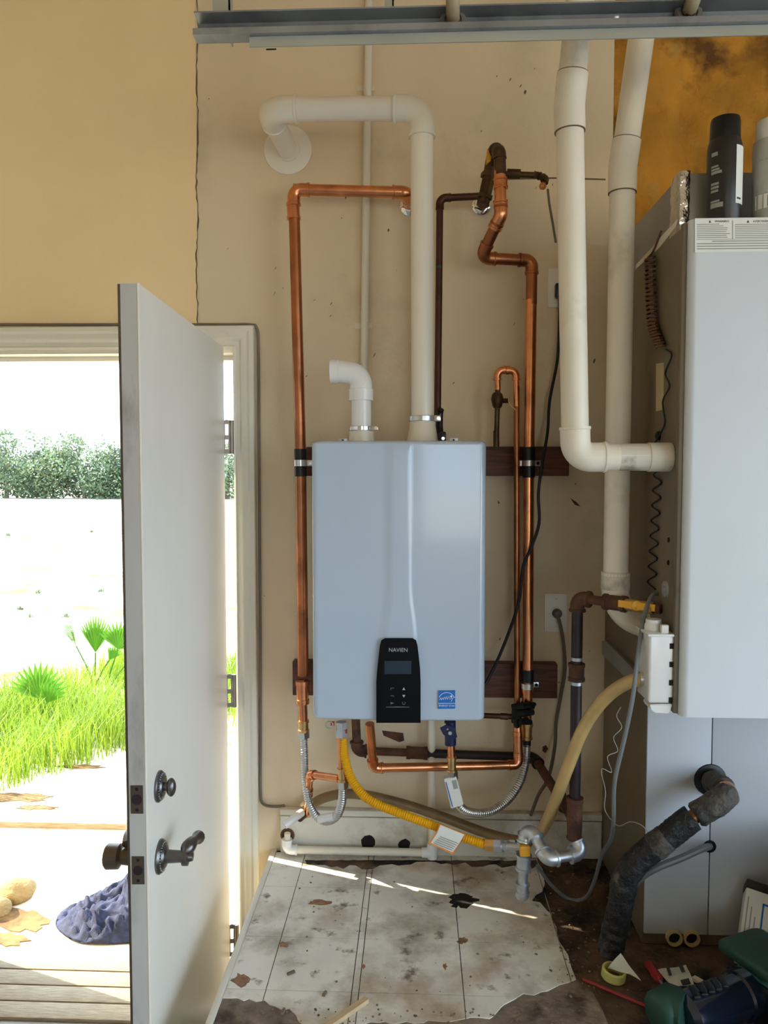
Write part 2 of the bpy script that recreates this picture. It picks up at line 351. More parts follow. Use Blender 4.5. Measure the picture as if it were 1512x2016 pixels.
# grey ply strip in front
rw_ = random.Random(21); gx = G(1230, 2016, ZP)
pr_ = [(XPL+.001, G(445, 1940, ZP).y), (G(600, 1930, ZP).x, G(600, 1930, ZP).y), (G(1140, 1925, ZP).x, G(1140, 1925, ZP).y)]
for k in range(15): f = k/14; pr_.append((G(1150, 1935, ZP).x+.10*f+rw_.uniform(-.012, .012), G(1150, 1935, ZP).y+(-1.049-G(1150, 1935, ZP).y)*f))
pr_.append((XPL+.001, -1.049))
b = MB(); b.prism([Vector((x, y, ZP)) for x, y in pr_], (0, 0, -.0025))
b.build('bare_plywood', 'plyg', pf, smooth=False)
# torn vinyl laid in squares
rnd = random.Random(11)
def rag(pts, amp, step):
    out = []
    for i in range(len(pts)-1):
        a, c = Vector(pts[i]), Vector(pts[i+1]); n = max(1, int((c-a).length/step))
        for k in range(n): p = a.lerp(c, k/n); out.append((p.x+rnd.uniform(-amp, amp), p.y+rnd.uniform(-amp, amp)))
    return out+[pts[-1]]
tear = rag([(1060, 1700), (1075, 1740), (1050, 1772), (1085, 1800), (1100, 1845), (1118, 1880), (1130, 1925), (1090, 1950), (1020, 1962), (985, 1985), (975, 2003), (900, 2010), (760, 2014), (660, 2022), (600, 2018), (570, 1990), (520, 1972), (452, 1966)], 4, 13)
poly = [(548, 1692), (800, 1697)]+tear
VP_ = [Vector((XPL+.001, -.021)), Vector((G(1060, 1700, ZP).x, -.021))]+[G(x, y, ZP).to_2d() for x, y in tear]+[Vector((XPL+.001, G(452, 1966, ZP).y))]
def clip(P, ax, v, keep_gt):
    out = []
    for i in range(len(P)):
        a, c = P[i], P[(i+1) % len(P)]; ia = (a[ax] > v) == keep_gt; ic = (c[ax] > v) == keep_gt
        if ia: out.append(a)
        if ia != ic: t = (v-a[ax])/(c[ax]-a[ax]); out.append(a.lerp(c, t))
    return out
xs = [XPL-.01, G(600, 1760, ZP).x-.03, G(728, 1760, ZP).x-.016, G(728, 1760, ZP).x, G(895, 1760, ZP).x, G(1072, 1760, ZP).x, 1.0]
ys = [.01, G(800, 1752, ZP).y, G(800, 1852, ZP).y, G(800, 1958, ZP).y, -1.2]
g_ = .0011
for i in range(len(xs)-1):
    for j in range(len(ys)-1):
        P = clip(VP_, 0, xs[i]+g_, True); P = clip(P, 0, xs[i+1]-g_, False) if P else P
        P = clip(P, 1, ys[j]-g_, False) if P else P; P = clip(P, 1, ys[j+1]+g_, True) if P else P
        if len(P) < 3: continue
        MB().prism([Vector((p.x, p.y, ZP-.004)) for p in P], (0, 0, .006)).build('vinyl_tile', 'vinyl', pf, smooth=False)
def blot(px, n=26, amp=.3):
    cx, cy, rx, ry = px; return [G(cx+rx*math.cos(2*PI*k/n)*(1+rnd.uniform(-amp, amp)), cy+ry*math.sin(2*PI*k/n)*(1+rnd.uniform(-amp, amp)), ZP+.002) for k in range(n)]
MB().prism(blot((910, 1774, 27, 13)), (0, 0, .0006)).build('rotted_hole', 'deepblk', pf, smooth=False)
M['rstain'] = mat('rust_stain', (.30, .16, .09), .8, var=.4, scale=60)
for q in ((628, 1777, 22, 5), (876, 1902, 4, 6), (716, 1903, 3, 4), (560, 1860, 9, 5), (910, 1852, 9, 6), (475, 1930, 16, 12)):
    MB().prism(blot(q, 16, .4), (0, 0, .0005)).build('stain_patch', 'rstain', pf, smooth=False)
up = [(x, 1694+rnd.uniform(-1, 1)) for x in range(600, 1060, 12)]; lo = [(x, 1703+rnd.uniform(-4, 5)+4*math.sin(x*.02)) for x in range(1060, 600, -12)]
MB().prism([G(x, y, ZP+.002) for x, y in up+lo], (0, 0, .0005)).build('dark_strip', 'ply', pf, smooth=False)  # uneven dark strip along the foot of the wall
# base board with drilled holes
b = MB(); Yb = -.02
x0, x1 = W(552, 1640, Yb).x, XF-.002
b.box((x0, Yb, ZP), (x1, 0, W(560, 1607, Yb).z), .002)
bb = b.build('baseboard_back', 'base'); tag(bb, kind='structure')
b = MB(); b.box((x0, Yb-.006, W(560, 1604, Yb).z), (x1, 0, W(560, 1592, Yb).z), .003); b.build('cap_moulding', 'base', bb)
for (cx, cy, r) in ((725, 1658, 13.5), (796, 1663, 11.5)):
    MB().prism([W(cx+r*math.cos(2*PI*k/18)*(1+rnd.uniform(-.1, .1)), cy+r*math.sin(2*PI*k/18)*(1+rnd.uniform(-.1, .1)), Yb) for k in range(18)], (0, -.0012, 0)).build('drilled_hole', 'deepblk', bb, smooth=False)
# fiberglass in the open wall bay
b = MB(); nx, nz = 46, 40
vs = [[b.bm.verts.new(Vector((XF+.006+(1.6-XF)*i/nx, .055-.06*(.5+.5*noise.noise(Vector((i*.16, j*.16, 0))))-.02*noise.noise(Vector((i*.5, j*.5, 4))), 2.0+(ZC-2.0)*j/nz))) for j in range(nz+1)] for i in range(nx+1)]
for i in range(nx):
    for j in range(nz): b.bm.faces.new((vs[i][j], vs[i+1][j], vs[i+1][j+1], vs[i][j+1]))
tag(b.build('insulation_batt', 'foam'), 'amber brown fiberglass insulation stuffed in the open wall bay above the furnace', 'insulation')
# ------------------------------------------------------------------ door casing
tr = thing('trim_1', (XJ, 0, 0), None, None, kind='structure')
prof = [(0, 0), (0, .010), (.006, .013), (.010, .010), (.020, .011), (.027, .019), (.034, .021), (.044, .021), (.052, .025), (.064, .025), (.066, .020), (.066, 0)]
def casing(kind):
    bm = bmesh.new()
    if kind == 'r': A = [Vector((XJ+u, -v, 0)) for u, v in prof]; B = [Vector((XJ+u, -v, ZH+u)) for u, v in prof]
    elif kind == 'l': A = [Vector((XL-u, -v, 0)) for u, v in prof]; B = [Vector((XL-u, -v, ZH+u)) for u, v in prof]
    else: A = [Vector((XL-u, -v, ZH+u)) for u, v in prof]; B = [Vector((XJ+u, -v, ZH+u)) for u, v in prof]
    a = [bm.verts.new(p) for p in A]; c = [bm.verts.new(p) for p in B]; n = len(prof)
    for i in range(n-1): bm.faces.new((a[i], a[i+1], c[i+1], c[i]))
    bm.faces.new(a); bm.faces.new(c[::-1]); return MB().join(bm)
casing('r').build('casing_leg', 'trim', tr, 20); casing('l').build('casing_leg', 'trim', tr, 20); casing('h').build('casing_head', 'trim', tr, 20)
# jamb lining with stop
MB().box((XJ, -.001, 0), (XJ+.002, .15, ZH)).build('jamb', 'trim', tr); MB().box((XL-.002, -.001, 0), (XL, .15, ZH)).build('jamb', 'trim', tr)
MB().box((XL, -.001, ZH-.012), (XJ, .15, ZH)).build('jamb_head', 'trim', tr)
MB().box((XJ-.011, .055, 0), (XJ, .10, ZH-.012)).build('door_stop', 'trim', tr); MB().box((XL+.011, .055, ZH-.026), (XJ-.011, .10, ZH-.012)).build('door_stop', 'trim', tr)
for k in range(4): MB().box((XL+.012, -.13+k*.075, 0 if k < 2 else -.1), (XJ-.012, -.06+k*.075, .012), .003).build('sill_plank', 'plank', tr)
# ------------------------------------------------------------------ the open door
Yh = -.027
pf_in = W(440, 683, Yh); ZD = pf_in.z; 
Yn = CP.y + (ZD-CP.z)/(ray(273, 557).z/ray(273, 557).y); pn_in = W(273, 557, Yn); pn_out = W(233, 557, Yn)
thk = (pn_in.x-pn_out.x)
A, Bp = Vector((pf_in.x, Yh, 0)), Vector((pn_in.x, Yn, 0))
t = (Bp-A).normalized(); nrm = Vector((-t.y, t.x, 0))       # nrm points into the room side (+x)
if nrm.x < 0: nrm = -nrm
dr = thing('door_1', (A.x, A.y, .012), 'white entry door swung open into the garage, pewter lever and deadbolt', 'door', kind='structure')
def dpt(s, n, z): return A+t*s+nrm*n+Vector((0, 0, z))
Ld = (Bp-A).length
b = MB(); b.prism([dpt(0, 0, .012), dpt(Ld, 0, .012), dpt(Ld, -thk, .012), dpt(0, -thk, .012)], (0, 0, ZD-.012), .0015); b.build('leaf', 'doorp', dr)
MB().prism([dpt(Ld+.0012, -thk-.001, .012), dpt(Ld+.0012, -thk+.004, .012), dpt(Ld-.004, -thk+.004, .012), dpt(Ld-.004, -thk-.001, .012)], (0, 0, ZD-.014)).build('weather_strip', 'bronzedk', dr)
M['dedge'] = mat('shaded_grimy_edge', (.50, .48, .44), .45, var=.08, scale=6, dark=[((.28, .25, .21), 9, .52, .72)], stretch=(1, 1, .4))  # base colour greyed for shade on this edge, grime blotches on top
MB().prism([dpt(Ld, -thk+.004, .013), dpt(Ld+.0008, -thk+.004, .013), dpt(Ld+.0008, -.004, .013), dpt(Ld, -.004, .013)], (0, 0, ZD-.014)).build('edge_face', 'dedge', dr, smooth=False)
b = MB(); b.prism([dpt(Ld-.010, .0008, .012), dpt(Ld+.0014, .0008, .012), dpt(Ld+.0014, -.003, .012), dpt(Ld-.010, -.003, .012)], (0, 0, ZD-.012), .0005); b.build('edge_bead', 'doorp', dr)
for py in (861, 1357, 1845):
    zc = W(457, py, Yh+.02).z; h_ = .05
    P1 = Vector((XJ-.003, -.022, 0)); P0 = dpt(0, -.012, 0)
    hg = MB().tube([P1+Vector((0, 0, zc-h_)), P1+Vector((0, 0, zc+h_))], .0065, 12).build('hinge', 'hinge', dr)
    b = MB(); dv = (P1-P0).normalized(); q = Vector((0, 0, 1)); sidev = dv.cross(q)*.0012
    def strip(a0, a1, z0, z1): b.prism([P0+dv*a0+q*z0-sidev, P0+dv*a1+q*z0-sidev, P0+dv*a1+q*z1-sidev, P0+dv*a0+q*z1-sidev], sidev*2)
    Lh = (P1-P0).length; strip(-.006, Lh*.42, zc-h_, zc+h_); strip(Lh*.7, Lh, zc-h_, zc+h_)
    for zz in (-h_, -.008, h_-.012): strip(Lh*.42, Lh*.7, zc+zz, zc+zz+.014)
    b.build('hinge_leaf', 'hinge', hg)
def dS(px, py, n):      # pixel on the door face
    o = A+nrm*n; d = ray(px, py); k = (o-CP).dot(nrm)/d.dot(nrm); return CP+d*k
# deadbolt thumb turn
c = dS(312, 1548, 0)
dbt = MB().lathe(c, nrm, [(.033, 0), (.033, .004), (.029, .008), (.024, .009), (.021, .013), (.015, .014), (.001, .014)], 28).build('deadbolt', 'pewter', dr)
b = MB()
for k in range(28): a = 2*PI*k/28; b.sphere(c+nrm*.0085+(t*math.cos(a)+Vector((0, 0, 1))*math.sin(a))*.0265, .0022, u=6, v=4)
b.build('beading', 'pewter', dbt)
b = MB().tube([c+nrm*.012, c+nrm*.022], .009, 12); b.sphere(c+nrm*.027+Vector((0, 0, -.002)), .021, (.5, .62, .95)); b.build('thumb_turn', 'pewter', dbt)
# lever
c = dS(314, 1686, 0)
lv = MB().lathe(c, nrm, [(.036, 0), (.036, .004), (.032, .009), (.026, .010), (.022, .015), (.014, .017), (.0125, .045), (.0135, .050), (.019, .051), (.019, .062), (.011, .064), (.009, .072), (.001, .073)], 28).build('lever_handle', 'pewter', dr)
b = MB()
for k in range(30): a = 2*PI*k/30; b.sphere(c+nrm*.0095+(t*math.cos(a)+Vector((0, 0, 1))*math.sin(a))*.029, .0022, u=6, v=4)
b.build('beading', 'pewter', lv)
l0 = c+nrm*.057; pl = [l0+Vector((0, 0, .010)), l0-t*.004+Vector((0, 0, .017))+nrm*.003, l0-t*.022+Vector((0, 0, .021))+nrm*.008, l0-t*.042+Vector((0, 0, .020))+nrm*.012, l0-t*.058+Vector((0, 0, .014))+nrm*.012]
sp = spline(pl, .005); MB().tube(sp, [.0125+.003*math.sin(i*.6) for i in range(len(sp))], 12).build('lever', 'pewter', lv)
# outside set
co = c-nrm*thk
b = MB().lathe(co, -nrm, [(.036, 0), (.036, .005), (.020, .012), (.017, .04), (.026, .045), (.027, .07), (.022, .075), (.001, .075)], 24); b.build('outside_knob', 'bronzedk', dr)
MB().tube(spline([co-nrm*.03+Vector((0, 0, .026)), co-nrm*.035-t*.03+Vector((0, 0, .034)), co-nrm*.035-t*.07+Vector((0, 0, .03))], .01), .010, 10).build('outside_lever', 'bronzedk', dr)
cd2 = dS(312, 1548, 0)-nrm*thk
MB().lathe(cd2, -nrm, [(.032, 0), (.030, .008), (.022, .016), (.001, .016)], 24).build('outside_cylinder', 'bronzedk', dr)
def latch(py, hh, hole):
    z = W(265, py, Yn).z; mid = dpt(Ld, -thk/2, 0); o = -t*.0
    e = t*.0026; wv = nrm*.0125
    pl_ = MB().prism([mid-wv+Vector((0, 0, z-hh)), mid+wv+Vector((0, 0, z-hh)), mid+wv+Vector((0, 0, z+hh)), mid-wv+Vector((0, 0, z+hh))], e).build('latch_plate', 'bronzedk', dr)
    MB().lathe(mid+e+Vector((0, 0, z)), t, [(hole, 0), (hole, .0008), (.001, .0008)], 18).build('bolt', 'iron', pl_)
    for s_ in (-1, 1): MB().lathe(mid+e+Vector((0, 0, z+s_*hh*.74)), t, [(.0035, 0), (.003, .001), (.0005, .001)], 10).build('screw', 'deepblk', pl_)
latch(1573, .029, .011); latch(1712, .029, .010)
# grey cable tacked round the casing
Yc = -.006
soft('alarm_cable', [W(x, y, Yc) for x, y in ((-60, 639), (100, 639), (300, 639), (440, 639), (492, 639), (506, 647), (509, 700), (510, 900), (512, 1200), (513, 1450), (513, 1560), (520, 1584), (548, 1588), (560, 1586))],   .0042, 'alarm', 'thin grey cable tacked around the outside of the door casing', 'cable', n=8)
# ------------------------------------------------------------------ overhead door track
Yt = -.74
tk = thing('door_track', W(390, 92, Yt), 'galvanized overhead door track crossing above the heater with hangers and rollers', 'track')
xa, xb = W(392, 70, Yt).x, 2.89
z1, z2, z3 = W(392, 93, Yt).z, W(392, 76, Yt).z, W(400, 47, Yt).z
th = .0025
pr = [(-.045, z1), (-.045, z1+.012), (-.045+th, z1+.012), (-.045+th, z1+th), (-.012, z1+th+.004), (-.004, z2+.006), (0, z2+.012), (0, z3-.010), (-.005, z3-.003), (-.036, z3+.001), (-.036, z3+.004), (-.005, z3+.0), (.003, z3-.008), (.003, z2+.010), (-.002, z2+.002), (-.012, z1)]
MB().prism([Vector((xa, Yt+y, z)) for y, z in pr], (xb-xa, 0, 0)).build('channel', 'track', tk, 30)
MB().prism([Vector((W(498, 95, Yt).x, Yt+y, z)) for y, z in ((-.034, z1-.020), (-.034, z1-.0005), (-.001, z1-.0005), (-.001, z1-.003), (-.031, z1-.003), (-.031, z1-.020))], (3.1, 0, 0)).build('stiffening_angle', 'trackp', tk, 30)
MB().prism([W(x, y, Yt-.0345) for x, y in ((524, 96), (544, 95.5), (544, 98.5), (524, 99))], (0, -.0006, 0)).build('slot', 'deepblk', tk)
for xc, wd in ((435, 17), (766, 9)):
    a = W(xc-wd, 30, Yt); c = W(xc+wd, 30, Yt)
    b = MB(); b.box((a.x, Yt+.003, z3-.03), (c.x, Yt+.006, ZC)); b.box((c.x-.003, Yt+.003, z3-.03), (c.x, Yt+.03, ZC)); hs = b.build('hanger', 'trackp', tk)
    for k in range(8): MB().lathe(((a.x+c.x)/2-.002, Yt+.003, z3+.012+k*.07), (0, -1, 0), [(.0055, 0), (.0055, .0008), (.0005, .0008)], 12).build('punched_hole', 'deepblk', hs)
for x_, y_ in ((532, 60), (700, 52), (1213, 32)): MB().lathe(W(x_, y_, Yt), (0, -1, 0), [(.006, 0), (.006, .002), (.003, .0035), (.0005, .0035)], 12).build('bolt_head', 'galv', tk)
for xc, yc in ((892, 38), (1358, 20)):
    c = W(xc, yc, Yt-.02)
    ro = MB().lathe(c+Vector((0, .018, 0)), (0, -1, 0), [(.020, 0), (.026, .003), (.026, .012), (.022, .016), (.017, .016), (.016, .012), (.001, .012)], 24).build('roller', 'nylon', tk)
    MB().tube(spline([c, c+Vector((-.002, -.03, .012)), c+Vector((-.004, -.045, .06)), c+Vector((-.010, -.045, .20))], .01), .0135, 12).build('roller_stem', 'stem', ro)
    MB().lathe(c+Vector((0, -.0, 0)), (0, -1, 0), [(.013, 0), (.013, .006), (.001, .006)], 16).build('hub', 'rust', ro)
# ------------------------------------------------------------------ painted conduit on the wall
cd_ = thing('wall_conduit', W(722, 880, -.015), 'thin beige painted conduit running up the wall behind the white vent pipe', 'pipe')
MB().tube([W(714, 900, -.014), W(721, 400, -.014), W(727, -60, -.014)], .0115, 12).build('conduit', 'collar', cd_)
for y in (170, 640): 
    p = W(722+(170-y)*.01, y, -.014); MB().box(p+Vector((-.03, .011, -.008)), p+Vector((.022, .0139, .008))).build('strap', 'collar', cd_)
# ------------------------------------------------------------------ mounting boards
for (xa_, xb_, ya, yb, lb) in ((603, 1121, 879, 937, 'dark brown mounting board fixed across the wall behind the heater top'), (576, 1098, 1308, 1369, 'reddish brown mounting board on the wall behind the heater lower half')):
    a = W(xa_, yb, -.04); c = W(xb_, ya, -.04)
    tag(MB().box((a.x, -.04, a.z), (c.x, 0, c.z), .002).build('mounting_board', 'board'), lb, 'board')
# ================================================================== WATER HEATER
Yf = -.40
hx0, hx1 = W(613, 1140, Yf).x, W(957, 1140, Yf).x
hz0, hz1 = W(785, 1421, Yf).z, W(785, 867, Yf).z
ht = thing('water_heater', ((hx0+hx1)/2, -.2, hz0), 'white wall-hung tankless water heater with black control panel and blue sticker', 'water heater')
MB().box((hx0+.004, -.30, hz0+.006), (hx1-.004, -.041, hz1-.004), .006).build('case', 'heats', ht)
# front cover: rounded box front with a raised centre band
def ss(a, b_, x):
    t_ = max(0, min(1, (x-a)/(b_-a))); return t_*t_*(3-2*t_)
nx, nz = 150, 110
Rr = .016
def rr_coords(n, a, c):
    out = [];
    for i in range(n+1):
        u = i/n; u = .5-.5*math.cos(PI*u)*(.55)-.0 if False else u
        out.append(a+(c-a)*u)
    return out
xsH = sorted(set([hx0+Rr*(1-math.cos(k/10*PI/2)) for k in range(11)]+[hx1-Rr*(1-math.cos(k/10*PI/2)) for k in range(11)]+[hx0+Rr+(hx1-hx0-2*Rr)*k/130 for k in range(131)]))
zsH = sorted(set([hz0+Rr*(1-math.cos(k/10*PI/2)) for k in range(11)]+[hz1-Rr*(1-math.cos(k/10*PI/2)) for k in range(11)]+[hz0+Rr+(hz1-hz0-2*Rr)*k/90 for k in range(91)]))
xl_t, xr_t = W(760, 1000, Yf).x, W(808, 1000, Yf).x
xl_b, xr_b = W(750, 1300, Yf).x, W(818, 1300, Yf).x
zfl0, zfl1 = W(785, 1260, Yf).z, W(785, 1150, Yf).z
def yfront(x, z):
    def rnd_(d): return 0 if d >= Rr else Rr-math.sqrt(max(0, Rr*Rr-(Rr-d)**2))
    dx = min(x-hx0, hx1-x); dz = min(z-hz0, hz1-z)
    y = Yf+.006+min(.04, rnd_(dx)*1.2+rnd_(dz*1.8))
    f = 1-ss(zfl0, zfl1, z); xl = xl_t+(xl_b-xl_t)*f; xr = xr_t+(xr_b-xr_t)*f
    y -= .0045*ss(xl-.008, xl+.02, x)*(1-ss(xr-.003, xr+.003, x))*min(1, dz/.02)
    y -= .004*(1-((x-(hx0+hx1)/2)/((hx1-hx0)/2))**2)
    return y
# outline with round corners in the front view: squeeze x range near top and bottom
RC = .013
def inset(z):
    d = min(z-hz0, hz1-z); return 0 if d >= RC else RC-math.sqrt(max(0, RC*RC-(RC-d)**2))
b = MB(); V = []
for z in zsH:
    ins = inset(z); row = []
    for x in xsH:
        u = (x-hx0)/(hx1-hx0); xx = hx0+ins+(hx1-hx0-2*ins)*u; row.append(b.bm.verts.new((xx, yfront(x, z), z)))
    V.append(row)
for j in range(len(zsH)-1):
    for i in range(len(xsH)-1): b.bm.faces.new((V[j][i], V[j][i+1], V[j+1][i+1], V[j+1][i]))
ring = [V[0][i] for i in range(len(xsH))]+[V[j][-1] for j in range(1, len(zsH))]+[V[-1][i] for i in range(len(xsH)-2, -1, -1)]+[V[j][0] for j in range(len(zsH)-2, 0, -1)]
back = [b.bm.verts.new((v.co.x, -.285, v.co.z)) for v in ring]
for i in range(len(ring)): b.bm.faces.new((ring[i], back[i], back[(i+1) % len(ring)], ring[(i+1) % len(ring)]))
b.build('front_cover', 'heat', ht, 60)
# control panel
cpx = [(741, 1422), (741, 1340), (743, 1315), (748, 1270), (751, 1260), (758, 1256), (812, 1256), (819, 1260), (822, 1270), (827, 1315), (828, 1340), (828, 1422)]
Yp = Yf-.0085
cp = slab(cpx, Yp+.004, .0045).build('control_panel', 'glassblk', ht, 30)
slab([(757, 1301), (810, 1301), (810, 1327), (757, 1327)], Yp, .0007).build('screen', 'lcd', cp)
text('NAVIEN', W(785, 1275, Yp).z-W(785, 1285.5, Yp).z, W(784, 1280, Yp-.0008), cp, 'print')
for x_, y_, u in ((795, 1356, 1), (795, 1370.5, -1)): slab([(x_-3, y_+2.5*u), (x_+3, y_+2.5*u), (x_, y_-3*u)], Yp, .0008).build('button_mark', 'print', cp)
M['printd'] = mat('dim_print', (.16, .17, .18), .5, var=.1)
slab([(769, 1354), (776, 1354), (776, 1355), (770, 1355), (770, 1358), (769, 1358)], Yp, .0008).build('button_mark', 'printd', cp)
slab([(769, 1369), (775, 1369), (776, 1372), (775, 1372), (774, 1370), (769, 1370)], Yp, .0008).build('button_mark', 'printd', cp)
slab([(769, 1382), (776, 1384), (769, 1386.5)], Yp, .0008).build('button_mark', 'printd', cp)
def ringpx(cx, cy, r, w_, a0=0, a1=2*PI, n=16): return [(cx+r*math.cos(a0+(a1-a0)*k/n), cy+r*math.sin(a0+(a1-a0)*k/n)) for k in range(n+1)]+[(cx+(r-w_)*math.cos(a1-(a1-a0)*k/n), cy+(r-w_)*math.sin(a1-(a1-a0)*k/n)) for k in range(n+1)]
slab(ringpx(795, 1384, 3.2, .8, -.9, 4.0), Yp, .0008).build('button_mark', 'printd', cp)
slab([(760, 1391.6), (782, 1391), (806, 1391.6), (806, 1392.4), (760, 1392.6)], Yp, .0008).build('button_mark', 'printd', cp)
# blue sticker
Ys = Yf-.0005+.0035
stk = slab([(863, 1359.5), (896, 1359), (896, 1394), (863, 1394.5)], Ys, .0045).build('sticker', 'blue', ht, smooth=False)
Yk = Ys-.0045
slab([(863, 1384.6), (896, 1384.2), (896, 1385), (863, 1385.4)], Yk, .0004).build('sticker_print', 'printw', stk, smooth=False)
arc = [(879.5+17*math.cos(a), 1380+17*math.sin(a)) for a in [PI+.42+(PI-.84)*k/20 for k in range(21)]]
slab(arc+[(879.5+(x-879.5)*.95, 1380+(y-1380)*.95) for x, y in arc[::-1]], Yk, .0004).build('sticker_print', 'printw', stk, smooth=False)
scr = spline([Vector((x, 0, y)) for x, y in ((865, 1378), (868, 1374), (869, 1378), (872, 1373.5), (873, 1377.5), (876, 1372), (877, 1377), (880, 1371.5), (881, 1377), (884, 1371), (886, 1377), (889, 1373), (890, 1378), (888, 1381), (892, 1374), (896, 1372.5))], .6)
MB().tube([W(p.x, p.z, Yk-.0003) for p in scr], .00045, 5).build('sticker_print', 'printw', stk)
star = [(888.5+(3.4 if k % 2 == 0 else 1.4)*math.sin(k*PI/5+.3), 1371-(3.4 if k % 2 == 0 else 1.4)*math.cos(k*PI/5+.3)) for k in range(10)]
slab(star, Yk, .0005).build('sticker_print', 'printw', stk, smooth=False)
text('ENERGY STAR', .0062, W(879.5, 1389.6, Yk-.0003), stk, 'printw', 'sticker_print', .0002)
# vent collars, clamps, tabs
Yv = -.25
ve = W(832, 867, Yv); vi = W(712, 867, Yv)
ztop = hz1-.004
def Rw(px): return px/F*(D+Yv)
b = MB().lathe((ve.x, Yv, ztop), (0, 0, 1), [(Rw(33), 0), (Rw(33), .003), (Rw(30), .012), (Rw(25.5), .048), (Rw(25.5), .072), (Rw(22), .072)], 32); b.build('exhaust_collar', 'collar', ht)
b = MB().lathe((vi.x, Yv, ztop), (0, 0, 1), [(Rw(28), 0), (Rw(28), .004), (Rw(25), .008), (Rw(24), .034), (Rw(21), .034)], 32); b.build('intake_collar', 'collar', ht)
def clampring(c, r, h, m='steel'):
    k = MB().tube2([c, c+Vector((0, 0, .001)), c+Vector((0, 0, h-.001)), c+Vector((0, 0, h))], [r-.001, r, r, r-.001], Vector((0, 0, 1)), 32, True).build('hose_clamp', m, ht)
    MB().box(c+Vector((r*.80, -r*.75, -.001)), c+Vector((r*.80+.018, -r*.75+.012, h+.001)), .002).build('worm_screw', 'steel', k); 
    MB().lathe(c+Vector((r*.80+.012, -r*.75, h/2)), (0, -1, 0), [(.0045, 0), (.0045, .003), (.001, .003)], 12).build('screw_head', 'chrome', k)
clampring(Vector((ve.x, Yv, W(832, 830, Yv).z)), Rw(27), .014); clampring(Vector((vi.x, Yv, W(712, 848, Yv).z)), Rw(25), .011, 'chrome')
for xp in (675, 893):
    p = W(xp, 866, -.30); tb = MB().box((p.x-.011, -.302, ztop-.002), (p.x+.011, -.300, ztop+.014), .0004).build('mounting_tab', 'galv', ht); MB().lathe((p.x, -.302, ztop+.008), (0, -1, 0), [(.003, 0), (.003, .0008), (.0005, .0008)], 10).build('tab_hole', 'deepblk', tb)
p = W(866, 865, -.26)
MB().box((p.x-.002, -.275, ztop-.001), (p.x+.016, -.255, ztop+.032), .004).build('sensor_plug', 'black', ht); q = W(862, 830, -.20)
MB().lathe((p.x+.008, -.275, ztop+.014), (0, -1, 0), [(.004, 0), (.004, .002), (.0005, .002)], 12).build('plug_screw', 'chrome', ht)
MB().tube(spline([W(870, 862, -.23), W(866, 845, -.215), W(866, 815, -.21), W(868, 806, -.215)], .008), .009, 10).build('sensor_lead', 'black', ht)
# ------------------------------------------------------------------ exhaust vent
rv = .0300
pA = Vector((ve.x, Yv, ztop+.03)); pB = W(828, 213, Yv); pB.x = ve.x-.004; pC = W(527, 215, Yv); pD = Vector((pC.x+.012, -.001, pC.z-.004))
ev = thing('exhaust_vent', (ve.x, Yv, ztop), 'white plastic exhaust vent pipe rising from the heater and turning into the wall', 'vent pipe')
pipe_run(ev, [pA, pB, pC, pD], rv, 'pvc', 'pvc', .046, .030, 1.10, 1.19, 28)
fl = MB().lathe(pD, (0, -1, 0), [(.071, 0), (.071, .002), (.068, .004), (.036, .004), (.0335, .009), (.030, .009)], 40).build('wall_flange', 'pvc', ev)
# intake
iv = thing('air_intake', (vi.x, Yv, ztop), 'short white plastic air intake elbow standing on the heater top', 'vent pipe')
i0 = Vector((vi.x, Yv, ztop+.015)); i1 = W(711, 733, Yv); i1.x = vi.x-.001; i2 = W(651, 731, Yv)
MB().tube([i0, i1-Vector((0, 0, .05))], .0265, 28).build('pipe', 'pvcn', iv)
path = fillet([i1-Vector((0, 0, .075)), i1+Vector((0, 0, -.002)), i2], .058, 14); n_ = len(path)
rsn = [.030]*n_; A0 = path[0]; path = [A0, A0+Vector((0, 0, .030)), A0+Vector((0, 0, .031))]+path[1:-1]+[i2+Vector((.022, 0, 0)), i2+Vector((.021, 0, 0)), i2, i2+Vector((.001, 0, 0)), i2+Vector((.02, 0, 0))]
rsn = [.0325, .0325, .030]+rsn[1:-1]+[.030, .0325, .0325, .027, .027]
MB().tube(path, rsn, 28).build('elbow', 'pvcn', iv, 40)
# ================================================================== COPPER LINES
rc = .0158
cl = thing('hot_water_line', W(597, 1440, -.1), 'copper line dropping from the wall left of the heater to a steel flex hose', 'pipe')
a0 = W(803, 379, -.10); a1 = W(578, 373, -.10); a2 = W(592, 905, -.09); a3 = W(598, 1420, -.09)
pipe_run(cl, [Vector((a0.x, -.004, a0.z)), a0, a1], rc, 'cop', 'cop', .022, .022, 1.14, 1.24)
pipe_run(cl, [a0.lerp(a1, .98), a1, a2], rc, ['cop', 'copold'], 'cop', .022, .022, 1.14, 1.24)
MB().tube([a2, W(597, 1330, -.09)], rc, 18).build('pipe', 'copold', cl)
MB().lathe((a0.x+.004, -.001, a0.z-.004), (0, -1, 0), [(.030, 0), (.029, .004), (.022, .010), (.016, .012)], 28).build('escutcheon', 'chrome', cl)
v1, v2 = W(577, 400, -.10), W(578.5, 432, -.10); sleeve(cl, v1, v2, rc*1.13, 'cop', 'coupling', rc*1.24)
v1, v2 = W(595, 1340, -.09), W(596, 1385, -.09); sleeve(cl, v1, v2, rc*1.13, 'cop', 'reducer', rc*1.26)
v3 = W(597, 1418, -.09); MB().tube([v2, v3], rc*.85, 16).build('pipe', 'cop', cl)
v4 = W(597.5, 1440, -.09); sleeve(cl, v3, v4, rc*.95, 'brass', 'adapter', rc*1.1); v5 = W(598, 1452, -.09); hexnut(cl, v4, v5, rc*1.15, 'steel')
sleeve(cl, W(591, 884, -.0905), W(592, 938, -.0905), rc*1.12, 'black', 'tape_wrap')
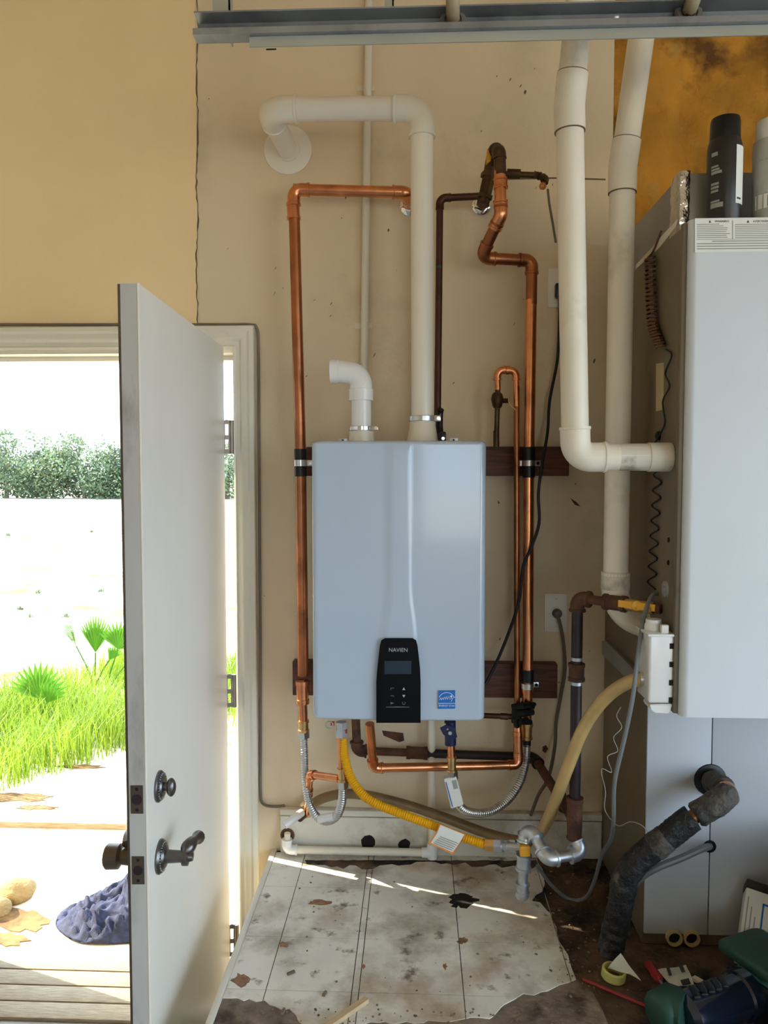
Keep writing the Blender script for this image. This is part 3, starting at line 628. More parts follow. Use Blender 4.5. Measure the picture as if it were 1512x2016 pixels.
b = MB(); c0 = W(592, 911, -.09); b.lathe(c0-Vector((0, 0, .010)), (0, 0, 1), [(rc*1.22, 0), (rc*1.22, .018), (rc*1.1, .018)], 24); b.box(c0+Vector((.012, .0, -.01)), c0+Vector((.034, .012, .008)), .002); b.box(c0+Vector((-.004, 0, -.006)), c0+Vector((.004, .05, .004))); b.build('pipe_clamp', 'steel', cl)
cl_fx = [v5, W(599, 1480, -.10), W(601, 1530, -.12), (W(607, 1575, -.15)), W(622, 1606, -.18), W(643, 1617, -.20), W(663, 1606, -.22), W(673, 1580, -.24), W(675, 1548, -.25)]
corrugated(cl, cl_fx, .0108, .0068, .13, 'steel', 'flex_hose')
sleeve(cl, W(630, 1613, -.19), W(660, 1608, -.216), .0125, 'pvcn', 'hose_label')
hexnut(cl, W(675, 1550, -.25), W(675, 1538, -.25), .016, 'steel'); sleeve(cl, W(675, 1538, -.25), W(674, 1512, -.25), .0125, 'brass', 'adapter', .0145)
MB().tube([W(674, 1515, -.25), W(671, 1428, -.25)], .0125, 16).build('pipe', 'cop', cl)
# left drain spigot branch
tb_ = W(673, 1531, -.235)
pipe_run(cl, [W(668, 1533, -.25), W(611, 1524, -.16), W(607, 1560, -.12), W(604, 1600, -.07)], .0105, 'cop', 'cop', .014, .014, 1.16, 1.3)
hb = thing('drain_spigot', W(600, 1600, -.03), 'small brass drain spigot with a white handle at the base board', 'spigot')
MB().tube([W(608, 1602, -.021), W(600, 1603, -.075)], .012, 14).build('body', 'brass', hb); MB().tube([W(600, 1603, -.07), W(590, 1612, -.10)], .010, 12).build('spout', 'bronze', hb)
MB().lathe(W(604, 1592, -.05), (-.4, -.5, .75), [(.005, 0), (.005, .02), (.008, .021), (.008, .026), (.001, .026)], 12).build('stem', 'brass', hb)
MB().tube(spline([W(594, 1600, -.09), W(580, 1610, -.12), W(560, 1625, -.14)], .01), [.009, .0105, .012, .013, .013, .012, .010][:len(spline([W(594, 1600, -.09), W(580, 1610, -.12), W(560, 1625, -.14)], .01))] if False else .0115, 12).build('handle', 'pvcn', hb)
# red relief ring under the heater
rg = MB(); c0 = W(648, 1424, -.28); rg.tube([c0+Vector((math.cos(a)*.010, 0, math.sin(a)*.010-.004)) for a in [2*PI*k/16 for k in range(17)]], .0016, 6, cap=False); rg.build('pull_ring', 'steel', ht)
for xp, yp in ((655, 1425), (680, 1440)): MB().box(W(xp-4, yp+4, -.26), W(xp+4, yp-5, -.25), .001).build('red_tag', 'red', ht)
# ------------------------------------------------------------------ cold line with the old valve
rl = thing('cold_water_line', W(1040, 1440, -.1), 'copper line from the old bronze valve, zigzagging down right of the heater', 'pipe')
q0 = W(948, 404, -.004); q1 = W(957, 372, -.125); 
MB().lathe((q0.x, -.001, q0.z), (0, -1, 0), [(.032, 0), (.031, .004), (.024, .011), (.017, .013)], 28).build('escutcheon', 'chrome', rl)
MB().tube([q0, q1], .0135, 16).build('nipple', 'bronze', rl)
b = MB().tube(fillet([W(950, 405, -.12), W(962, 352, -.12), W(972, 296, -.125)], .02), .0175, 18); b.lathe(W(953, 392, -.12), W(958, 372, -.12)-W(953, 392, -.12), [(.022, 0), (.022, .012), (.018, .014)], 6); b.lathe(W(960, 350, -.12), W(964, 330, -.12)-W(960, 350, -.12), [(.021, 0), (.021, .012), (.018, .014)], 6)
vb = b.build('valve_body', 'bronze', rl)
MB().prism([W(958, 300, -.14), W(966, 287, -.14), W(976, 287, -.14), W(970, 300, -.14), W(966, 318, -.14), W(957, 325, -.14)], (0, -.006, 0)).build('yellow_handle', 'yval', vb)
pipe_run(rl, [W(968, 330, -.125), W(972, 292, -.128), W(983, 300, -.19), W(985, 345, -.19)], .0165, 'bronze', 'bronze', .016, .008, 1.1, 1.15)
p_ = [W(984, 335, -.19), W(986, 424, -.19), W(946, 508, -.12), W(1047, 513, -.09), W(1046, 600, -.09)]
pipe_run(rl, p_, rc, ['cop', 'copold', 'copold', 'copold'], 'copold', .020, .018, 1.14, 1.24)
elbow(rl, p_[0], p_[1], p_[2], rc, .020, .03, 'cop', 1.16, 1.26)
sleeve(rl, W(985, 352, -.19), W(986, 372, -.19), rc*1.16, 'cop', 'coupling', rc*1.25)
MB().tube([W(1046, 590, -.09), W(1041, 910, -.09), W(1039, 1325, -.09)], rc, 18).build('pipe', 'cop', rl)
sleeve(rl, W(1041, 880, -.0905), W(1041, 940, -.0905), rc*1.14, 'black', 'tape_wrap'); sleeve(rl, W(1039.5, 1318, -.0905), W(1039, 1342, -.0905), rc*1.14, 'black', 'tape_wrap')
for yy, xx in ((912, 1041), (1350, 1038)):
    c0 = W(xx, yy, -.09); b = MB(); b.lathe(c0-Vector((0, 0, .008)), (0, 0, 1), [(rc*1.2, 0), (rc*1.2, .016), (rc*1.1, .016)], 24); b.box(c0+Vector((-.035 if yy < 1000 else .0, .010, -.008)), c0+Vector((.035, .014, .008)), .001); b.box(c0+Vector((-.004, .01, -.004)), c0+Vector((.004, .049, .004))); k_ = b.build('pipe_clamp', 'steel', rl)
    for s_ in ((-1, 1) if yy < 1000 else (1,)): MB().lathe(c0+Vector((s_*.028, .010, 0)), (0, -1, 0), [(.005, 0), (.004, .003), (.0005, .003)], 10).build('clamp_screw', 'deepblk', k_)
sleeve(rl, W(1038, 1356, -.09), W(1038, 1388, -.09), rc*.98, 'cop', 'coupling', rc*1.15); MB().tube([W(1038, 1330, -.09), W(1038, 1430, -.09)], rc*.84, 16).build('pipe', 'cop', rl)
sleeve(rl, W(1038, 1424, -.09), W(1037, 1455, -.09), rc*.92, 'brass', 'adapter', rc*1.08)
sleeve(rl, W(1037, 1455, -.09), W(1037, 1468, -.09), rc*.75, 'black', 'hose_cuff')
corrugated(rl, [W(1037, 1466, -.09), W(1035, 1500, -.10), W(1024, 1540, -.12), W(1000, 1575, -.15), (W(965, 1598, -.19)), W(930, 1600, -.22), W(908, 1590, -.24), W(897, 1565, -.25), W(891, 1532, -.25)], .0108, .0068, .13, 'steel', 'flex_hose')
lb = MB().prism([W(874, 1534, -.265), W(898, 1529, -.265), W(913, 1585, -.265), W(888, 1592, -.265)], (0, .022, 0), .0015).build('hose_tag', 'paper', rl, smooth=False)
slab([(889, 1537), (898, 1535), (902, 1552), (893, 1554)], -.265, .0006).build('barcode', 'printg', lb, smooth=False)
slab([(877, 1540), (879, 1539.5), (892, 1588), (890, 1588.5)], -.265, .0006).build('blue_stripe', 'blue', lb, smooth=False)
hexnut(rl, W(891, 1534, -.25), W(890, 1518, -.25), .0155, 'steel'); sleeve(rl, W(890, 1520, -.25), W(889, 1490, -.25), .0115, 'brass', 'adapter', .0135); MB().tube([W(889, 1492, -.25), W(888, 1462, -.25)], .0105, 14).build('pipe', 'cop', rl)
nv = MB().tube([W(887, 1466, -.25), W(886, 1420, -.25)], .0155, 14).build('isolation_valve', 'navy', rl)
MB().prism([W(866, 1432, -.272), W(880, 1426, -.272), W(896, 1432, -.272), W(900, 1450, -.272), W(886, 1456, -.272), W(872, 1444, -.272)], (0, -.007, 0), .001).build('valve_lever', 'navy', nv)
MB().lathe(W(886, 1443, -.279), (0, -1, 0), [(.0055, 0), (.005, .003), (.0005, .003)], 12).build('lever_screw', 'chrome', nv)
for xp, yp in ((876, 1426), (881, 1436)): MB().lathe(W(xp, yp, -.279), (0, -1, 0), [(.0022, 0), (.0005, .001)], 8).build('lever_speck', 'brass', nv)
# side tap stub at the old valve
st = thing('old_hose_tap', W(1040, 345, -.1), 'dark bronze side tap with a copper drip end beside the old valve', 'tap')
pipe_run(st, [W(985, 342, -.11), W(1058, 345, -.11), W(1075, 352, -.125), W(1068, 366, -.13)], .0082, 'bronze', 'bronze', .008, .006, 1.2, 1.35)
MB().tube([W(998, 342, -.11), W(1024, 343, -.11)], .0135, 14).build('union', 'bronze', st); MB().lathe(W(1069, 362, -.13), (-.1, -.1, -1), [(.0085, 0), (.0105, .008), (.007, .014), (.001, .016)], 14).build('spout', 'cop', st)
# dark pipe running down behind the vent
dp = thing('dark_supply_line', W(862, 900, -.1), 'narrow dark tarnished pipe dropping behind the tall white vent', 'pipe')
pipe_run(dp, [W(950, 386, -.105), W(866, 390, -.105), W(861, 860, -.10), W(861, 1000, -.10)], .0098, 'copdk', 'copdk', .018, .014, 1.16, 1.2)
# recirculation line
rr_ = thing('recirculation_line', W(1018, 1500, -.1), 'thin copper recirculation line with a small shutoff valve right of the heater', 'pipe')
pipe_run(rr_, [W(980, 768, -.09), W(979, 728, -.09), W(1016, 730, -.09), W(1017, 800, -.09)], .0088, 'cop', 'cop', .018, .010, 1.2, 1.42)
sleeve(rr_, W(992, 728, -.09), W(1003, 729, -.09), .0105, 'cop', 'coupling', .0125)
MB().tube([W(1017, 760, -.09), W(1018, 1400, -.09)], .0086, 14).build('pipe', 'copold', rr_)
MB().tube([W(980, 766, -.09), W(977, 878, -.085)], .0075, 12).build('stub', 'bronze', rr_)
vv = MB().lathe(W(979, 792, -.09), (0, 0, 1), [(.011, -.016), (.014, -.010), (.017, .004), (.018, .010), (.015, .022), (.010, .028)], 16).build('shutoff_valve', 'bronze', rr_)
MB().tube([W(988, 789, -.09), W(1000, 789, -.105)], .007, 10).build('valve_stem', 'bronze', vv); MB().tube(spline([W(1001, 781, -.106), W(1003, 795, -.108), W(1016, 808, -.112)], .006), .0018, 6).build('valve_handle', 'brass', vv)
sleeve(rr_, W(977, 848, -.086), W(977, 880, -.085), .0088, 'bronze', 'cap')
pipe_run(rr_, [W(1018, 1395, -.10), W(1021, 1506, -.12), W(735, 1512, -.21), W(728, 1425, -.25)], .0125, 'cop', 'cop', .016, .014, 1.14, 1.26)
sleeve(rr_, W(1019, 1440, -.11), W(1020.5, 1490, -.117), .0140, 'cop', 'press_fitting', .0152)
bt = MB()
for (a, c_, r_) in (((1008, 1392), (1052, 1388), .011), ((1012, 1405), (1050, 1402), .012), ((1008, 1418), (1046, 1422), .010), ((1042, 1400), (1053, 1385), .008), ((1014, 1398), (1018, 1430), .013)):
    bt.tube([W(a[0], a[1], -.115), W((a[0]+c_[0])/2, (a[1]+c_[1])/2, -.125), W(c_[0], c_[1], -.115)], [r_*.8, r_, r_*.7], 9)
bt.build('tape_bundle', 'black', rr_)
dk = thing('dark_stub_line', W(990, 1412, -.1), 'short dark green tinged pipe between the heater and the black tape bundle', 'pipe')
pipe_run(dk, [W(930, 1408, -.10), W(1012, 1411, -.105)], .0078, 'copdk', 'copdk', .01, .01); sleeve(dk, W(985, 1410, -.103), W(1000, 1411, -.104), .0095, 'bronze', 'coupling')
# ================================================================== GAS AND IRON
Yi = -.40
ir = thing('iron_gas_line', W(1133, 1600, Yi), 'black and rusty iron gas pipe with threaded fittings beside the furnace', 'pipe')
ri = .0138
g0 = W(1133, 1620, Yi); g1 = W(1137, 1177, Yi); g1.x = W(1134, 1400, Yi).x; g0.x = g1.x; gE = SX(1238, 1180, XF-.05); gE = Vector((XF-.004, -.545, g1.z-.001))
MB().tube([g0, g1], ri, 18).build('pipe', 'iron', ir); MB().tube([g1, gE], ri*.8, 16).build('pipe', 'rust', ir)
elbow(ir, g0, g1, gE, ri, .020, .014, 'rust', 1.3, 1.5)
def on(a, c, t_): return Vector(a).lerp(Vector(c), t_)
sleeve(ir, on(g1, gE, .34), on(g1, gE, .60), ri*1.3, 'rust', 'union', ri*1.45); 
gv = sleeve(ir, on(g1, gE, .60), on(g1, gE, .92), ri*1.05, 'brass', 'gas_valve')
pv = on(g1, gE, .50)+Vector((-.004, -.024, .004)); pw_ = pv+Vector((.070, -.050, -.002))
MB().bar(pv, pw_, .005, .016).build('valve_handle', 'yval', gv); MB().lathe(pv.lerp(pw_, .5)+Vector((0, .004, 0)), (0, -1, 0), [(.012, 0), (.012, .006), (.004, .008), (.0005, .008)], 14).build('handle_hub', 'yval', gv)
c1, c2 = Vector((g0.x, Yi, W(1133, 1340, Yi).z)), Vector((g0.x, Yi, W(1133, 1306, Yi).z)); sleeve(ir, c1, c2, ri*1.36, 'rust', 'coupling', ri*1.5)
for zz in (W(1133, 1297, Yi).z, W(1133, 1345, Yi).z): MB().tube([Vector((g0.x, Yi, zz-.004)), Vector((g0.x, Yi, zz+.004))], ri*1.04, 16).build('thread', 'galv', ir)
slb = MB().prism([W(1131, 1455, Yi-ri-.001), W(1142, 1455, Yi-ri-.001), W(1142, 1481, Yi-ri-.001), W(1131, 1481, Yi-ri-.001)], (0, -.0006, 0)).build('pipe_sticker', 'paper', ir, smooth=False)
# base tee and branch to the wall
tz1, tz0 = W(1135, 1570, Yi).z, W(1138, 1652, Yi).z
MB().lathe((g0.x, Yi, tz0), (0, 0, 1), [(ri*1.35, 0), (ri*1.5, .004), (ri*1.3, .008), (ri*1.4, .05), (ri*1.4, tz1-tz0-.014), (ri*1.55, tz1-tz0-.012), (ri*1.55, tz1-tz0)], 20).build('tee', 'rust', ir)
d0 = W(1128, 1612, Yi+.01); d1 = W(1108, 1580, -.27); d2 = W(1052, 1492, -.05); d3 = W(703, 1478, -.045); d4 = W(700, 1405, -.045)
d3.y = d2.y = -.045
MB().tube([d0, d1, d2], ri*.95, 16).build('pipe', 'rust', ir); MB().tube([d2, on(d2, d3, .6)], ri*.95, 16).build('pipe', 'iron', ir); MB().tube([on(d2, d3, .6), d3], ri*.85, 16).build('pipe', 'rust', ir)
elbow(ir, d1, d2, d3, ri, .03, .012, 'iron', 1.25, 1.4); elbow(ir, d2, d3, d4, ri, .018, .012, 'rust', 1.3, 1.5)
MB().tube([d3, d4], ri*.95, 16).build('pipe', 'rust', ir); sleeve(ir, on(d2, d3, .60), on(d2, d3, .72), ri*1.3, 'rust', 'coupling', ri*1.4)
sleeve(ir, on(d1, d2, -.08), on(d1, d2, .16), ri*1.35, 'rust', 'coupling', ri*1.5)
# galvanized gas fittings
gl = thing('galvanized_gas_fittings', W(1030, 1755, -.38), 'galvanized elbows, tee and drip leg with small yellow valve by the floor', 'pipe fitting')
rg_ = .0135
A1 = Vector((g0.x, Yi, tz0+.006)); A2 = Vector((W(1150, 1692, -.36).x, -.365, W(1150, 1690, -.36).z)); A2 = W(1146, 1680, -.415); A3 = W(1078, 1692, -.44); A4 = W(1038, 1620, -.36); A5 = W(1032, 1680, -.36)
pipe_run(gl, [A1, A2, A3, A4, W(1034, 1652, -.37)], rg_, 'galv', 'galv', .018, .010, 1.38, 1.58)
dl0, dl1 = W(1034, 1640, -.365), W(1028, 1757, -.365)
MB().tube([dl0, dl1], rg_*.9, 18).build('drip_leg', 'galv', gl)
for t0, t1, k_ in ((.0, .18, 1.3), (.36, .62, 1.35), (.84, 1.0, 1.2)): sleeve(gl, on(dl0, dl1, t0), on(dl0, dl1, t1), rg_*k_, 'galv', 'fitting', rg_*(k_+.16))
MB().lathe(dl1, (0, 0, -1), [(rg_*1.3, 0), (rg_*1.3, .010), (rg_*1.0, .016), (.001, .017)], 18).build('cap', 'galv', gl)
yv = W(1033, 1673, -.39); MB().box(yv+Vector((-.013, -.012, -.013)), yv+Vector((.013, .008, .014)), .003).build('yellow_valve_handle', 'yval', gl)
MB().tube([W(960, 1664, -.34), W(1030, 1667, -.365)], rg_*.8, 16).build('nipple', 'galv', gl)
for t0, t1, k_ in ((975, 990, 1.25), (993, 1002, 1.05), (1005, 1018, 1.2)): hexnut(gl, W(t0, 1664.5, -.345), W(t1, 1665.5, -.355), rg_*k_, 'galv', 'union_nut')
# yellow gas connector
yg = thing('yellow_gas_hose', W(820, 1615, -.3), 'yellow corrugated gas hose sagging from the heater bottom to the floor fittings', 'hose')
corrugated(yg, [W(673, 1448, -.25), W(678, 1490, -.255), W(690, 1530, -.265), W(712, 1562, -.28), W(740, 1582, -.29), W(790, 1602, -.30), W(850, 1624, -.31), W(905, 1646, -.325), W(960, 1664, -.34)], .0118, .0062, .085, 'yel', 'jacket')
hexnut(yg, W(672, 1450, -.25), W(672, 1436, -.25), .0175, 'galv'); hexnut(yg, W(672, 1436, -.25), W(672, 1421, -.25), .0150, 'galv', 'union_nut'); hexnut(yg, W(955, 1663, -.339), W(975, 1665, -.345), .0165, 'brass', 'end_nut')
tg = MB().prism([W(866, 1622, -.342), W(916, 1642, -.348), W(908, 1658, -.352), W(892, 1682, -.354), W(843, 1660, -.346), W(858, 1640, -.342)], (0, -.0008, 0)).build('hang_tag', 'orange', yg, smooth=False)
MB().prism([W(867, 1624, -.3432), W(914, 1643, -.3492), W(906, 1658, -.3532), W(891, 1678, -.3552), W(848, 1659, -.3472), W(860, 1641, -.3432)], (0, -.0006, 0)).build('tag_face', 'paper', tg, smooth=False)
for k in range(5): MB().prism([W(866-k*3, 1646+k*3.2, -.3505-.0006*k), W(902-k*3, 1660+k*3.2, -.3525-.0006*k), W(902-k*3, 1661.6+k*3.2, -.3525-.0006*k), W(866-k*3, 1647.6+k*3.2, -.3505-.0006*k)], (0, -.0005, 0)).build('tag_print', 'printg', tg, smooth=False)
# ------------------------------------------------------------------ condensate drain
Yd = -.045
cdn = thing('condensate_drain', W(850, 1690, Yd), 'white plastic condensate pipe dropping below the heater and along the base board', 'pipe')
e0 = W(849, 1400, Yd); e1 = W(851, 1679, Yd); e2 = W(564, 1672, Yd); e3 = W(566, 1640, Yd)
e2.z = e1.z+.001
MB().tube([e0, e1], .0118, 16).build('pipe', 'pvcold', cdn); MB().tube([e1, e2], .0118, 16).build('pipe', 'pvcold', cdn); elbow(cdn, e1, e2, e3, .0118, .016, .016, 'pvcn', 1.25, 1.35); MB().tube([e2, e3], .0095, 14).build('pipe', 'pvcold', cdn)
b = MB().tube([e1+Vector((0, 0, .03)), e1-Vector((0, 0, .016))], .0155, 18); b.tube([e1, e1-Vector((.032, 0, 0))], .0155, 18); b.build('tee', 'pvcn', cdn)
MB().lathe(W(566, 1644, -.02), (0, -1, 0), [(.022, 0), (.021, .004), (.015, .006), (.014, .002), (.001, .002)], 20).build('grommet', 'rust', cdn)
# ------------------------------------------------------------------ outlets and cords
def outlet(x0, y0, x1, y1, cx, cy, label):
    a, c = W(x0, y1, 0), W(x1, y0, 0); o = thing('wall_outlet', ((a.x+c.x)/2, 0, a.z), label, 'outlet')
    MB().box((a.x, -.006, a.z), (c.x, 0, c.z), .002).build('plate', 'ivory', o)
    p = W(cx, cy, -.006); MB().lathe(p, (0, -1, 0), [(.018, 0), (.018, .002), (.015, .0035), (.001, .0035)], 24).build('receptacle', 'ivory', o)
    for s_ in (-1, 1): MB().lathe(((a.x+c.x)/2, -.006, (a.z+c.z)/2+s_*.042), (0, -1, 0), [(.0032, 0), (.002, .0012), (.0004, .0012)], 10).build('plate_screw', 'collar', o)
outlet(1071, 1168, 1117, 1243, 1094, 1206, 'beige wall outlet plate with a brown cord plugged in beside the iron pipe')
outlet(1078, 529, 1124, 606, 1101, 568, 'upper beige wall outlet plate partly behind the white furnace vent')
bc = thing('brown_power_cord', W(1100, 1220, -.03), 'brown power cord with round plug hanging below the wall outlet', 'cord')
MB().lathe(W(1096, 1207, -.0095), (0, -1, 0), [(.014, 0), (.014, .012), (.010, .022), (.001, .024)], 20).build('plug', 'brcord', bc)
soft('cord', [W(1097, 1210, -.03), W(1103, 1230, -.03), W(1110, 1270, -.022), W(1112, 1320, -.018), W(1104, 1370, -.015), W(1095, 1420, -.014), W(1092, 1470, -.05), W(1080, 1530, -.085), W(1060, 1565, -.06), W(1045, 1605, -.04)], .0052, 'brcord', parent=bc)
kc = thing('black_power_cord', W(1100, 590, -.03), 'black power cord looping from the upper outlet down behind the heater', 'cord')
MB().box(W(1094, 585, -.03), W(1110, 560, -.0098), .003).build('plug', 'black', kc)
soft('cord', [W(1102, 582, -.025), W(1101, 640, -.03), W(1097, 710, -.03), W(1082, 790, -.04), W(1078, 850, -.06), W(1068, 910, -.115), W(1060, 970, -.12), W(1061, 1030, -.12), W(1045, 1080, -.125), W(1030, 1115, -.125), W(1020, 1190, -.12), W(990, 1275, -.11), W(962, 1335, -.11), W(945, 1360, -.12)], .0046, 'bcord', parent=kc)
# ================================================================== FURNACE
YU, YLo = -.66, -.44
fu = thing('furnace', (.83, -.25, ZP), 'tall grey and tan furnace cabinet on the platform with a light grey front door', 'furnace')
zu0 = W(1400, 1413, YU).z; zu1 = W(1400, 430, YU).z
XR = 1.10
MB().box((XF, YLo+.004, ZP), (XR, -.012, zu0+.01), .002).build('coil_cabinet', 'ftan', fu)
xs_ = W(1400, 1500, YLo).x
pl1 = MB().box((XF+.001, YLo-.004, ZP+.03), (xs_-.0012, YLo+.003, zu0+.02), .0015).build('coil_panel', 'coilp', fu)
MB().box((xs_+.0012, YLo-.004, ZP+.03), (XR, YLo+.003, zu0+.02), .0015).build('coil_panel', 'coilp', fu)
MB().box((XF, YU+.035, zu0+.004), (XR, -.012, zu1-.006), .002).build('furnace_cabinet', 'ftan', fu)
# front door with rolled left edge
b = MB(); xd = XF+.006
arcp = [(xd, YU+.034), (xd, YU+.020)]+[(xd+.016-.016*math.cos(a), YU+.018-.018*math.sin(a)) for a in [k*PI/2/8 for k in range(9)]]+[(XR, YU), (XR, YU+.034)]
b.prism([Vector((x, y, zu0)) for x, y in arcp], (0, 0, zu1-zu0)); fd = b.build('front_door', 'furn', fu, 30)
MB().box((XF-.004, YU+.018, zu0+.002), (xd+.002, YU+.036, zu1-.002), .003).build('corner_strip', 'ftan', fu)
for z_ in (W(1330, 1110, -.6).z, W(1330, 1065, -.6).z): MB().lathe((XF-.0005, -.58, z_), (-1, 0, 0), [(.006, 0), (.005, .002), (.0005, .002)], 10).build('side_screw', 'deepblk', fu)
p = SX(1311, 1160, XF); MB().lathe(p, (-1, 0, 0), [(.020, 0), (.018, .004), (.008, .004), (.007, .001), (.0005, .001)], 18).build('knockout', 'duct', fu)
MB().lathe(SX(1298, 858, XF), (-1, 0, 0), [(.012, 0), (.010, .006), (.004, .010), (.0005, .010)], 14).build('wire_grommet', 'black', fu)
# warning label
lab = slab([(1368, 430), (1600, 427), (1600, 494), (1368, 497)], YU, .0008).build('warning_label', 'paper', fd, smooth=False)
Yl = YU-.0008
slab([(1441.5, 434), (1443, 434), (1443, 470), (1441.5, 470)], Yl, .0004).build('label_print', 'printg', lab, smooth=False)
slab([(1371, 471), (1595, 469), (1595, 470), (1371, 472)], Yl, .0004).build('label_print', 'printg', lab, smooth=False)
for xo, wd, tx in ((1371, 68, 'WARNING'), (1446, 100, 'AVERTISSEMENT')):
    slab([(xo+24, 438.5), (xo+29, 438.5), (xo+26.5, 433)], Yl, .0004).build('label_print', 'printk', lab, smooth=False)
    text(tx, .0062, W(xo+36, 436, Yl-.0002), lab, 'printk', 'label_print', .0002, 'LEFT')
    for k in range(8):
        ww = wd*(.72, .78, .9, .95, .86, .97, .93, .9)[k]-(4 if k % 3 == 0 else 0)
        slab([(xo+1, 441.2+k*3.7), (xo+ww, 440.4+k*3.7), (xo+ww, 441.9+k*3.7), (xo+1, 442.7+k*3.7)], Yl, .0004).build('label_print', 'printg', lab, smooth=False)
for k in range(4):
    x0_ = 1402 if k == 0 else 1372
    slab([(x0_, 474+k*5), (1590, 472+k*5), (1590, 474+k*5), (x0_, 476+k*5)], Yl, .0004).build('label_print', 'printg', lab, smooth=False)
# yellow note on the side, brace
MB().prism([SX(x, y, XF) for x, y in ((1292, 716), (1307, 714), (1307, 806), (1292, 810))], (-.0008, 0, 0)).build('side_note', 'cork', fu, smooth=False)
MB().prism([SX(x, y, XF) for x, y in ((1192, 1262), (1200, 1262), (1262, 1325), (1262, 1345), (1240, 1335), (1192, 1288))], (-.010, 0, 0)).build('side_brace', 'duct', fu)
# condensate trap
YT0, YT1 = -.635, -.545
ta = W(1276, 1385, YT0); tc_ = W(1324, 1250, YT0)
tp = MB().box((ta.x, YT0, ta.z), (XF-.001, YT1, tc_.z), .006, 3).build('drain_trap', 'pvcn', fu)
MB().box((ta.x-.004, YT0-.004, tc_.z-.004), (XF-.001, YT1, tc_.z+.002), .002).build('trap_rim', 'pvcn', tp)
MB().lathe((ta.x+.022, (YT0+YT1)/2, tc_.z), (0, 0, 1), [(.020, 0), (.020, .012), (.017, .018), (.017, .026), (.001, .027)], 20).build('trap_cap', 'pvcn', tp)
MB().box((ta.x+.028, YT0+.006, tc_.z), (ta.x+.044, YT0+.02, tc_.z+.020), .002).build('trap_clip', 'pvcn', tp)
for yp in (1272, 1308, 1344, 1378):
    z_ = W(1320, yp, YT0).z; MB().box((XF-.012, YT0-.0012, z_-.006), (XF-.001, YT0+.01, z_+.006)).build('slot', 'deepblk', tp)
MB().prism([W(1279, 1388, YT0), W(1325, 1386, YT0), W(1318, 1405, YT0), W(1290, 1404, YT0), W(1280, 1396, YT0)], (0, .05, 0), .002).build('trap_base', 'pvcn', tp)
MB().tube([W(1278, 1336, YT0+.045), W(1258, 1336, YT0+.045)], .0165, 16).build('hose_clamp', 'steel', tp)
# drain ports low on the coil panel, line grommets
for xp, yp in ((1325, 1868), (1359, 1871)):
    p = W(xp, yp, YLo-.004); p.z = max(p.z, ZP+.025)
    MB().lathe(p, (0, -1, 0), [(.0195, 0), (.0195, .012), (.0145, .012), (.0145, .002), (.0005, .002)], 24).build('drain_port', 'cork', pl1); MB().lathe(p+Vector((0, -.0022, 0)), (0, -1, 0), [(.0144, 0), (.0144, .001), (.0005, .001)], 20).build('port_bore', 'deepblk', pl1)
MB().lathe(W(1398, 1535, YLo-.003), (0, -1, 0), [(.040, 0), (.038, .004), (.030, .006), (.001, .006)], 24).build('line_grommet', 'black', pl1)
MB().lathe(W(1397, 1666, YLo-.003), (0, -1, 0), [(.016, 0), (.015, .003), (.001, .004)], 18).build('line_grommet', 'black', pl1)
# plenum with foil tape
Yp0 = -.54; pz1 = W(1345, 341, Yp0).z; px0 = W(1341, 380, Yp0).x
pn = MB().box((px0, Yp0, zu1-.008), (XR-.02, -.03, pz1), .002).build('plenum', 'duct', fu)
MB().prism([W(x, y, Yp0-.001) for x, y in ((1320, 338), (1336, 338), (1334, 400), (1328, 436), (1316, 470), (1300, 486), (1306, 462), (1303, 430), (1309, 380))], (0, -.003, 0)).build('foil_tape', 'foil', pn) if False else None
b = MB(); N1 = 16; VV = []
for j in range(N1+1):
    z_ = zu1-.02+(pz1+.004-zu1+.02)*j/N1; row = []
    for (dx, dy) in ((.018, -.004), (.008, -.006), (-.004, -.004), (-.006, .015), (-.005, .035), (-.004, .06)):
        k_ = .003*noise.noise(Vector((j*.9, dx*90, dy*90))); row.append(b.bm.verts.new((px0+dx+k_, Yp0+dy+k_*.6, z_)))
    VV.append(row)
for j in range(N1):
    for i in range(5): b.bm.faces.new((VV[j][i], VV[j][i+1], VV[j+1][i+1], VV[j+1][i]))
b.build('foil_tape', 'foil', pn, 60)
MB().prism([SX(x, y, XF-.001) for x, y in ((1306, 462), (1334, 432), (1330, 448), (1300, 486), (1276, 508), (1252, 530), (1254, 520), (1280, 492))], (-.0012, 0, 0)).build('torn_tape', 'collar', fu, smooth=False)
# ------------------------------------------------------------------ furnace vents
def rising(name, label, pts, r, m, R0, sk):
    o = thing(name, pts[1], label, 'vent pipe'); P = [Vector(p) for p in pts]
    d0 = (P[0]-P[1]).normalized(); d1 = (P[2]-P[1]).normalized()
    MB().tube([P[0], P[1]+d0*R0], r, 28).build('pipe', m, o); MB().tube([P[1]+d1*R0, P[2]], r, 28).build('pipe', m, o); MB().tube([P[2], P[3]], r, 28).build('pipe', m, o)
    elbow(o, P[0], P[1], P[2], r, R0, sk, m, 1.10, 1.16, n=28)
    a = (P[1]-P[2]).normalized(); c = (P[3]-P[2]).normalized()
    q = P[2]; pth = fillet([q+a*.058, q, q+c*.062], .06, 8); e0, e1 = pth[0], pth[-1]
    MB().tube(pth, r*1.12, 28).build('bend_coupling', m, o, 50)
    for e_, d_e in ((pth[0], a), (pth[-1], c)): MB().tube([e_-d_e*.001, e_+d_e*.002], r*1.10, 28).build('glue_line', 'glue', o)
    return o, P
Y1 = -.58
zc_ = W(1150, 900, Y1).z
B1 = W(1133, 900, Y1); P1 = [Vector((XF-.002, Y1, zc_)), B1, W(1121, 205, Y1), W(1138, 40, Y1-.02)]
d_ = (P1[3]-P1[2]); P1[3] = P1[2]+d_*((ZC-.01-P1[2].z)/d_.z)
